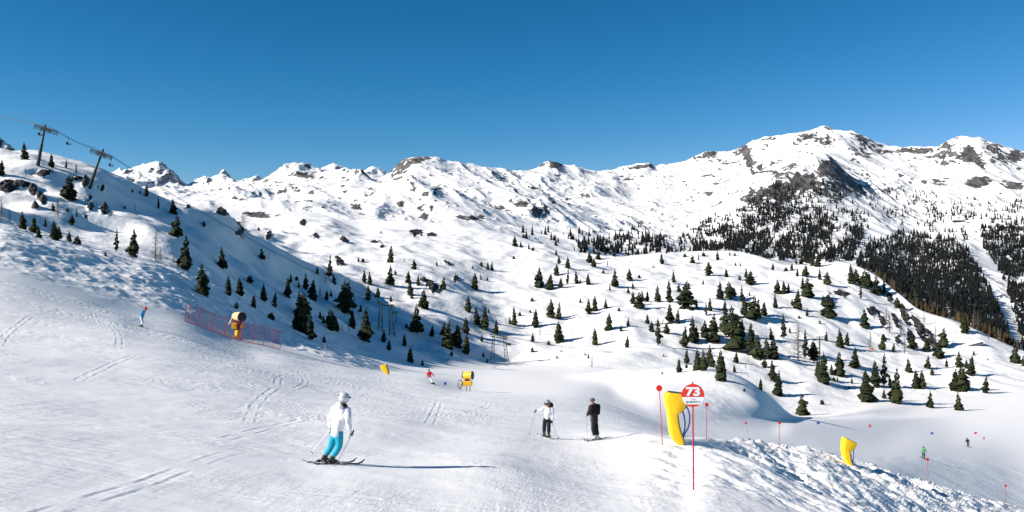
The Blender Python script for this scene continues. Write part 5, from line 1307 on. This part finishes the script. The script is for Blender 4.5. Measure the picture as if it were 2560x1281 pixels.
# ------------------------------------------------------------------ snow cannons
def barrel(parent, c, d, R, L, rear_r, m):
    d = Vector(d).normalized(); c = Vector(c)
    mb = MB(); mb.tube([c - d * L * .5, c - d * L * .42, c - d * L * .1, c + d * L * .35, c + d * L * .5], [rear_r * .8, rear_r, R * .93, R, R], 24, cap=False)
    o = mb.build("barrel", m, parent, smooth=True)
    mb = MB(); mb.tube([c + d * L * .5, c + d * L * .505, c + d * L * .25], [R * .99, R * .86, R * .8], 24, cap=False); mb.tube([c + d * L * .2, c + d * L * .22], [R * .82, R * .82], 24); mb.build("fan_opening", M_black, o, smooth=False)
    mb = MB(); mb.tube([c + d * L * .46, c + d * L * .54], [R * 1.06, R * 1.06], 24, cap=False)
    q = d.to_track_quat('Z', 'Y').to_matrix()
    for k in range(22):
        a_ = k * 2 * math.pi / 22; mb.ball(c + d * L * .53 + q @ Vector((math.cos(a_), math.sin(a_), 0)) * R * 1.04, R * .06, 6)
    mb.build("nozzle_ring", M_grey, o)
    mb = MB(); mb.tube([c - d * L * .55, c - d * L * .40], [rear_r * .9, rear_r * 1.03], 20, cap=True); mb.build("intake_grille", M_dark, o)
    return o
M_frost = mat("frosted_yellow", (.80, .58, .25), .5, var=.35, scale=2.5)
p = hit(594, 846); mp = p.y / F
g = empty("snow_cannon", p); tag(g, "large yellow snow cannon on a thick yellow post behind the red net", "snow cannon", "snow cannons")
MB().tube([(0, 0, -.3), (0, 0, 1.0)], [.33, .32], 20).build("post", M_gunyellow, g, smooth=True)
hb = MB(); hb.box((.0, .0, 1.1), (.62, .6, .25)); hb.box((.16, 0, 1.62), (.34, .5, .9)); hb.bar((.02, -.05, 1.15), (-.36, 0, 2.25), .16, .4); hb.bar((.25, 0, 1.6), (.40, -.05, 2.3), .14, .4); hb.build("yoke", M_brown, g, bevel=.03)
cb = MB(); cb.box((-.30, -.05, 1.45), (.62, .62, .72)); hb_ = cb.build("control_box", M_gunyellow, g, bevel=.05)
MB().box((-.22, -.372, 1.55), (.2, .02, .14)).build("display_panel", M_orange, hb_)
mb = MB(); mb.tube([(.62, -.32, 1.42), (.62, .1, 1.42)], [.24, .24], 18); mb.build("pump_cover", mat("ochre_paint", (.34, .16, .02), .5), g, bevel=.02)
barrel(g, (.06, 0, 2.58), (.72, -.68, .0), .56, 1.75, .42, M_frost)
fl = MB(); fl.tube([(-1.0, 0, 1.65), (-.62, 0, 2.5)], [.10, .045], 6); fl.build("frozen_hose", M_roofsnow, g, smooth=True)

p = hit(1170, 978); mp = p.y / F
g = empty("snow_cannon", p); tag(g, "small yellow snow cannon on a wheeled frame on the lower piste", "snow cannon", "snow cannons")
barrel(g, (-.03, 0, 1.84), (.94, -.34, .05), .47, 1.15, .40, M_gunyellow)
hb = MB(); hb.box((-.05, 0, 1.32), (.5, .4, .25)); hb.bar((-.25, 0, 1.2), (-.2, 0, 1.7), .12, .3); hb.bar((.15, 0, 1.2), (.15, 0, 1.7), .12, .3); hb.build("yoke", M_brown, g)
MB().box((-.08, 0, .92), (1.2, .8, .56)).build("machine_box", M_gunyellow, g, bevel=.10)
for x, y in ((-.15, -.3), (.22, -.3), (-.15, .3), (.22, .3)): MB().tube([(x, y, .7), (x * 1.1, y * 1.2, gnd(p, x, y) - .05)], .03, 6).build("leg", M_dark, g)
fr = MB()
for k in range(2):
    y = -.4 + .8 * k
    fr.tube([(-.95 + .0 * k + .28 * math.cos(a_), y, .78 + .5 * math.sin(a_)) for a_ in [i * 2 * math.pi / 16 for i in range(17)]], .04, 6, cap=False)
    fr.bar((-.95, y, .3), (-.6, y, 1.0), .05); fr.bar((-1.2, y, .8), (-.7, y, .75), .05)
fr.bar((-.95, -.4, .3), (-.95, .4, .3), .06); fr.tube([(-1.0, 0, .6), (-.72, 0, .0)], .05, 6)
fr.build("wheel_frame", M_grey, g)

# ------------------------------------------------------------------ safety net
POSTS = [((461, 809), (468, 757)), ((466, 811), (476, 766)), ((487, 815), (504, 770)), ((524, 828), (536, 783)), ((558, 836), (570, 787)), ((600, 846), (607, 795)), ((630, 853), (636, 801)), ((658, 860), (663, 808)), ((682, 866), (685, 817)), ((701, 872), (703, 824))]
pw = []
for (bp0, tp0) in POSTS:
    dq = 95 + (bp0[0] - 461) / 240 * 14; q = at(bp0[0], bp0[1], dq); q.z = gz(q.x, dq) - .05; t = at(tp0[0], tp0[1], dq + .15); t.z += (q.z - at(bp0[0], bp0[1], dq).z); pw.append((q, t))
fo = pw[0][0].copy()
s = empty("safety_net", fo); tag(s, "red safety net on leaning poles along the piste edge", "safety net")
for k, (q, t) in enumerate(pw):
    MB().tube([q - fo - Vector((0, 0, .3)), t - fo, t - fo + (t - q) * .06], [.03, .028, .026], 6).build("post", M_redpole if k else M_dark, s)
mb = MB()
def cell_pt(i, u, v):
    q0, t0 = pw[i]; q1, t1 = pw[i + 1]
    a_ = q0.lerp(t0, .04 + .9 * v); b_ = q1.lerp(t1, .04 + .9 * v)
    pnt = a_.lerp(b_, u); pnt.z -= .10 * math.sin(math.pi * u) * v; return pnt - fo
for i in range(len(pw) - 1):
    L = (pw[i + 1][0] - pw[i][0]).length; nv = max(3, int(L / .12)); w = .0068
    if i == 0: w = .008
    for k in range(nv):
        u = k / nv; a_, b_ = cell_pt(i, u, 0), cell_pt(i, u, 1); e_ = (cell_pt(i, min(1, u + .01), 0) - a_).normalized() * w
        mid_a, mid_b = cell_pt(i, u, .5) - e_, cell_pt(i, u, .5) + e_
        mb.add([a_ - e_, a_ + e_, mid_b, mid_a, b_ + e_, b_ - e_], [(0, 1, 2, 3), (3, 2, 4, 5)])
    for k in range(17):
        v = k / 16; w2 = .0068 if 0 < k < 16 else .03
        for j in range(6):
            a_, b_ = cell_pt(i, j / 6, v), cell_pt(i, (j + 1) / 6, v); e_ = Vector((0, 0, w2))
            mb.add([a_ - e_, b_ - e_, b_ + e_, a_ + e_], [(0, 1, 2, 3)])
mb.build("netting", M_netred, s)

# ------------------------------------------------------------------ chairlift
def cable_run(pts, name, label, r=.05):
    mb = MB(); mb.tube(pts, r, 5, cap=False); o = mb.build(name, M_rope); tag(o, label, "lift cable", "chairlift cables"); return o
def t_pylon(bx_, by_, tx_, ty_, train, label):
    p = hit(bx_, by_); p.z -= .3; mp = p.y / F
    s = empty("lift_pylon", p); tag(s, label, "lift pylon", "chairlift pylons")
    top = Vector(((tx_ - bx_) * mp, 0, (by_ - ty_) * mp))
    MB().tube([(0, 0, -1), top * .52, top * .54, top * 1.0], [.44, .36, .30, .2], 12).build("mast", M_liftgreen, s, smooth=True)
    hd = top * .88
    MB().bar(hd + Vector((0, -1.8, 0)), hd + Vector((0, 1.8, 0)), .25, .3).build("crossarm", M_liftgreen, s)
    (x0, y0), (x1, y1) = train
    for yo in (-1.7, 1.7):
        a_ = Vector(((x0 - bx_) * mp, yo, (by_ - y0) * mp)); b_ = Vector(((x1 - bx_) * mp, yo, (by_ - y1) * mp))
        tr = MB(); d_ = (b_ - a_); n_ = Vector((-d_.z, 0, d_.x)).normalized()
        tr.bar(a_, b_, .16, .2); tr.bar(a_ - n_ * .38, b_ - n_ * .38, .09, .15)
        for k in range(3): tr.bar(a_.lerp(b_, k / 2) - n_ * .5, a_.lerp(b_, k / 2) + n_ * .3, .12)
        o = tr.build("sheave_beam", M_liftgreen, s)
        wb = MB()
        for k in range(8):
            c = a_.lerp(b_, (k + .5) / 8) + n_ * .38
            wb.tube([c + Vector((0, -.09, 0)), c + Vector((0, .09, 0))], .21, 12)
        wb.build("sheave", M_dark, o)
    return p, mp
p1, mp1 = t_pylon(93, 413, 114, 309, ((95, 316), (135, 329)), "upper T-shaped green chairlift pylon on the left skyline")
p2, mp2 = t_pylon(221, 467, 259, 370, ((234, 376), (272, 392)), "lower T-shaped green chairlift pylon above the dark rocks")

def lattice_portal(legs, beam, label):
    """legs: two lists of (foot left, foot right, head left, head right) px"""
    p = hit(legs[0][0][0], legs[0][0][1]); mp = p.y / F
    s = empty("lift_gantry", p); tag(s, label, "lift gantry", "lattice lift gantries")
    o0 = (legs[0][0][0], legs[0][0][1])
    def W(pt, y=0): return Vector(((pt[0] - o0[0]) * mp, y, (o0[1] - pt[1]) * mp))
    for (fl, fr, hl, hr) in legs:
        mb = MB(); n = 8
        for yo in (-.55, .55):
            mb.bar(W(fl, yo) - Vector((0, 0, .5)), W(hl, yo * .5), .14); mb.bar(W(fr, yo) - Vector((0, 0, .5)), W(hr, yo * .5), .14)
        for k in range(n):
            t0, t1 = k / n, (k + 1) / n
            for yo in (-.55, .55):
                a0, b0 = W(fl, yo).lerp(W(hl, yo * .5), t0), W(fr, yo).lerp(W(hr, yo * .5), t0)
                a1, b1 = W(fl, yo).lerp(W(hl, yo * .5), t1), W(fr, yo).lerp(W(hr, yo * .5), t1)
                mb.bar(a0, b1 if k % 2 else a1.lerp(b1, 1), .05) if k % 2 == 0 else mb.bar(b0, a1, .05)
                mb.bar(a1, b1, .06)
        mb.build("lattice_leg", M_liftgreen, s)
    (x0, y0), (x1, y1) = beam
    mb = MB()
    for yo in (-.3, .3):
        mb.bar(W((x0, y0), yo), W((x1, y1), yo), .22); mb.bar(W((x0, y0 - 4), yo), W((x1, y1 - 4), yo), .12)
    for k in range(9):
        a_ = W((x0, y0), 0).lerp(W((x1, y1), 0), k / 8); mb.bar(a_, a_ + Vector((0, 0, .45)), .1, .6)
    mb.build("crossbeam", M_liftgreen, s)
    wb = MB()
    for xx in (x0 + 2, x0 + 5, x1 - 2, x1 - 5):
        t = (xx - x0) / (x1 - x0); c = W((xx, y0 + (y1 - y0) * t - 5), 0)
        wb.tube([c + Vector((0, -1.2, 0)), c + Vector((0, 1.2, 0))], .16, 8)
    wb.build("cable_roller", M_dark, s)
    lb = MB(); c = W((x1 - 3, y1 + 12), -.3); lb.bar(c, c + Vector((1.6, 0, -.2)), .08, .8); lb.bar(c, c + Vector((0, 0, 1.6)), .06); lb.build("service_platform", M_liftgreen, s)
    return p, mp
q1, mq1 = lattice_portal([((944.5, 826), (955.5, 827), (949, 764), (956, 763)), ((975, 843), (987.5, 845), (971, 763), (978, 762))], ((942, 759), (984, 769)), "larger green lattice lift gantry among the spruces, left of centre")
q2, mq2 = lattice_portal([((1226, 899), (1235, 900), (1232, 841), (1236, 841)), ((1263, 908), (1273, 906), (1258, 841), (1263, 841)), ], ((1225, 841), (1269, 848)), "smaller green lattice lift gantry near the centre on open snow")
# green post with two cross arms on the right
p = hit(2049, 930); d_ = p.y
s = empty("lift_post", p); mp = d_ / F
MB().tube([(0, 0, -1), (0, 0, (930 - 842) * mp)], [.36, .22], 10).build("mast", M_liftgreen, s, smooth=True)
hb = MB(); hb.bar((-16 * mp, 0, (930 - 848) * mp), (20 * mp, 0, (930 - 849) * mp), .3); hb.bar((-8 * mp, 0, (930 - 843) * mp), (14 * mp, 0, (930 - 843) * mp), .22); hb.build("crossarm", M_liftgreen, s)
wb = MB()
for x in (-15, -12, 16, 19): wb.tube([(x * mp, -.6, (930 - 850.5) * mp), (x * mp, .6, (930 - 850.5) * mp)], .2, 8)
wb.build("sheave", M_dark, s)
tag(s, "green T-shaped lift post among the spruces on the right", "lift post")

da, db, dc, dd_ = p1.y, p2.y, q1.y, q2.y
def sag(P0, P1, n, s_):
    return [P0.lerp(P1, i / n) - Vector((0, 0, 4 * s_ * (i / n) * (1 - i / n))) for i in range(n + 1)]
for yo, lb, dy in ((-1.7, "nearer chairlift cable running down from the left skyline", 0), (1.7, "farther chairlift cable running beside the nearer one", -2.5)):
    A0 = at(-260, 214 + dy, da + yo + 12); A1 = at(95, 312 + dy, da + yo); A2 = at(135, 325 + dy, da + yo); B1 = at(234, 372 + dy, db + yo); B2 = at(272, 388 + dy, db + yo)
    C1_ = at(950, 756 + dy, dc + yo * .4); C2_ = at(980, 764 + dy, dc + yo * .4); D1_ = at(1228, 837 + dy, dd_ + yo * .4); D2_ = at(1268, 843 + dy, dd_ + yo * .4); E1 = at(1640, 866 + dy, 330 + yo); G1 = at(2033, 847 + dy, d_ + yo)
    pts = sag(A0, A1, 8, 1.0) + sag(A2, B1, 8, .5) + sag(B2, C1_, 26, 2.2) + sag(C2_, D1_, 12, 1.0) + sag(D2_, G1, 26, 6.0)
    cable_run(pts, "lift_cable", lb)
def chair(px, py_c, py_s, d, label):
    p = at(px, py_c, d); mp = d / F; h = (py_s - py_c) * mp
    s = empty("lift_chair", p); tag(s, label, "lift chair", "empty chairs hanging on the lift cable")
    MB().tube([(0, 0, .1), (0, 0, -h * .45), (-.25, 0, -h * .75), (-.3, 0, -h)], .05, 6).build("hanger", M_dark, s)
    st_ = MB(); st_.box((.12, 0, -h), (.75, 1.1, .10)); st_.build("seat", M_dark, s)
    st_ = MB(); st_.box((-.35, 0, -h + .35), (.08, 1.1, .6)); st_.build("backrest", M_dark, s)
    MB().tube([(-.3, .55, -h + .1), (.5, .55, -h + .35), (.5, -.55, -h + .35), (-.3, -.55, -h + .1)], .035, 5).build("armrest", M_dark, s)
chair(101, 318, 339, da - 2.6, "empty lift chair hanging left of the upper pylon mast")
chair(171.5, 342, 362, (da + db) / 2, "empty lift chair hanging between the two T-shaped pylons")
chair(278, 394, 416, db - 2.6, "empty lift chair hanging just right of the lower T-shaped pylon")
for px, lb in ((1404, "dark lift chair low over the snow right of the smaller gantry"), (1463, "middle lift chair between the smaller gantry and the dense stand"), (1536, "reddish lift chair farthest right of the smaller gantry")):
    t = (px - 1268) / (2033 - 1268); q = D2_.lerp(G1, t) - Vector((0, 0, 4 * 6.0 * t * (1 - t))); pyc = CY - F * q.z / q.y
    chair(px, pyc, pyc + 13, q.y, lb)

# ------------------------------------------------------------------ race gates, pads, huts
def gate(px, py, w, h, m, label, ph=1.0):
    p = hit(px, py + 6); mp = p.y / F
    s = empty("slalom_gate", p); tag(s, label, "slalom gate", "slalom gates on the race course")
    hw = w * mp / 2; top = (py + 6 - (py - h / 2)) * mp
    for x in (-hw, hw): MB().tube([(x, 0, -.2), (x, 0, top + .1)], .02, 6).build("gate_pole", m, s)
    mb = MB(); mb.box((0, 0, top - h * mp / 2), (w * mp, .03, h * mp)); mb.build("gate_panel", m, s)
gate(2046, 1058, 7, 5, M_flagblue, "blue slalom gate nearest the lone spruce by the race course"); gate(2330, 1083.5, 7, 5, M_flagblue, "blue slalom gate left of the tiny black skier")
gate(2175, 1065, 4, 7, M_red, "red slalom gate between the two blue gates"); gate(2439, 1083, 6, 5, M_red, "red slalom gate above the tiny black skier"); gate(1113, 959, 6, 7, M_flagblue, "blue panel on two thin poles right of the red skier")
gate(2460, 1096, 3, 6, M_red, "narrow red gate pole right of the tiny black skier")
for px, py, sz, lb in ((1777, 886, 6, "orange-red mattress at the foot of the row above the mound"), (1886, 884, 8, "orange-red mattress at the lower end of the dark thicket"), (2180, 873, 6, "orange-red mattress beside the bare larch under the cliff"), (812, 869, 6, "small orange flag stuck in the shaded snow bank")):
    p = hit(px, py + sz * .4); mp = p.y / F; S = sz * mp
    s = empty("crash_mattress" if px > 900 else "warning_flag", p); tag(s, lb, "crash mattress" if px > 900 else "flag", "orange crash mattresses" if px > 900 else None)
    if px > 900:
        MB().box((0, 0, S * .45), (S * 1.1, S * .5, S * .75), Matrix.Rotation(.15, 3, 'Y')).build("cushion", M_orange, s, bevel=S * .12); MB().tube([(S * .35, -.02, -.1), (S * .4, -.02, S * 1.1)], .05, 6).build("post", M_white, s)
    else:
        MB().tube([(0, 0, -.2), (0, 0, S * 1.1)], .015, 6).build("post", M_white, s); MB().add([(0, 0, S * 1.1), (S * .7, 0, S * .7), (0, 0, S * .3)], [(0, 1, 2)]) ; fm = MB(); fm.box((S * .3, 0, S * .7), (S * .6, .02, S * .55), Matrix.Rotation(.3, 3, 'Y')); fm.build("flag_cloth", M_orange, s)
p = hit(2395, 555); mp = p.y / F
s = empty("mountain_lodge", p); tag(s, "long low mountain lodge on the far snowy shelf above the forest", "lodge")
L_, W_, H_ = 26 * mp, 10, 4.5 * mp
MB().box((0, 0, H_ * .4), (L_, W_, H_ * .9)).build("wall", M_wood, s)
rf = MB(); rf.add([(-L_ * .54, -W_ * .6, H_ * .8), (L_ * .54, -W_ * .6, H_ * .8), (L_ * .54, 0, H_ * 1.35), (-L_ * .54, 0, H_ * 1.35), (-L_ * .54, W_ * .6, H_ * .8), (L_ * .54, W_ * .6, H_ * .8)], [(0, 1, 2, 3), (3, 2, 5, 4), (0, 3, 4), (1, 5, 2), (0, 4, 5, 1)])
rf.build("roof", M_roofsnow, s)
for k in range(6): MB().box((L_ * (-.4 + .16 * k), -W_ * .5 - .03, H_ * .45), (L_ * .06, .1, H_ * .3)).build("window", M_black, s)
p = hit(2440, 866); mp = p.y / F
s = empty("snowed_in_shed", p); tag(s, "snow-covered shed with grey front dug into the slope at right", "shed")
L_ = 38 * mp
rot = Matrix.Rotation(math.radians(-14), 3, 'Y') 
mb = MB(); mb.box((0, 1.5, .5), (L_, 3, 1.5), rot); mb.build("wall", mat("grey_concrete", (.13, .13, .14), .8), s)
mb = MB(); mb.box((0, 1.5, 1.45), (L_ * 1.06, 3.5, .5), rot); mb.build("roof", M_roofsnow, s, bevel=.15)
# fallen dead larch with curved branches
p = hit(1668, 812); mp = p.y / F
s = empty("dead_tree", p); tag(s, "fallen grey tree with curved bare branches on the middle slope", "dead tree")
mb = MB(); mb.tube([(-3.5, .3, .1), (-1, 0, .5), (2.5, -.2, .9), (5.5, 0, .8)], [.16, .14, .1, .05], 6); mb.build("trunk", M_larch, s)
mb = MB(); r = random.Random(3)
for k in range(26):
    x = r.uniform(-5, 5); L = r.uniform(1.2, 4); sw = r.uniform(-1.5, 1.5)
    mb.tube([(x, 0, .5), (x + sw * .3, r.uniform(-.5, .5), .5 + L * .5), (x + sw, r.uniform(-1, 1), .5 + L * r.uniform(.7, 1))], [.07, .05, .015], 4, cap=False)
mb.build("branch", M_larch, s)
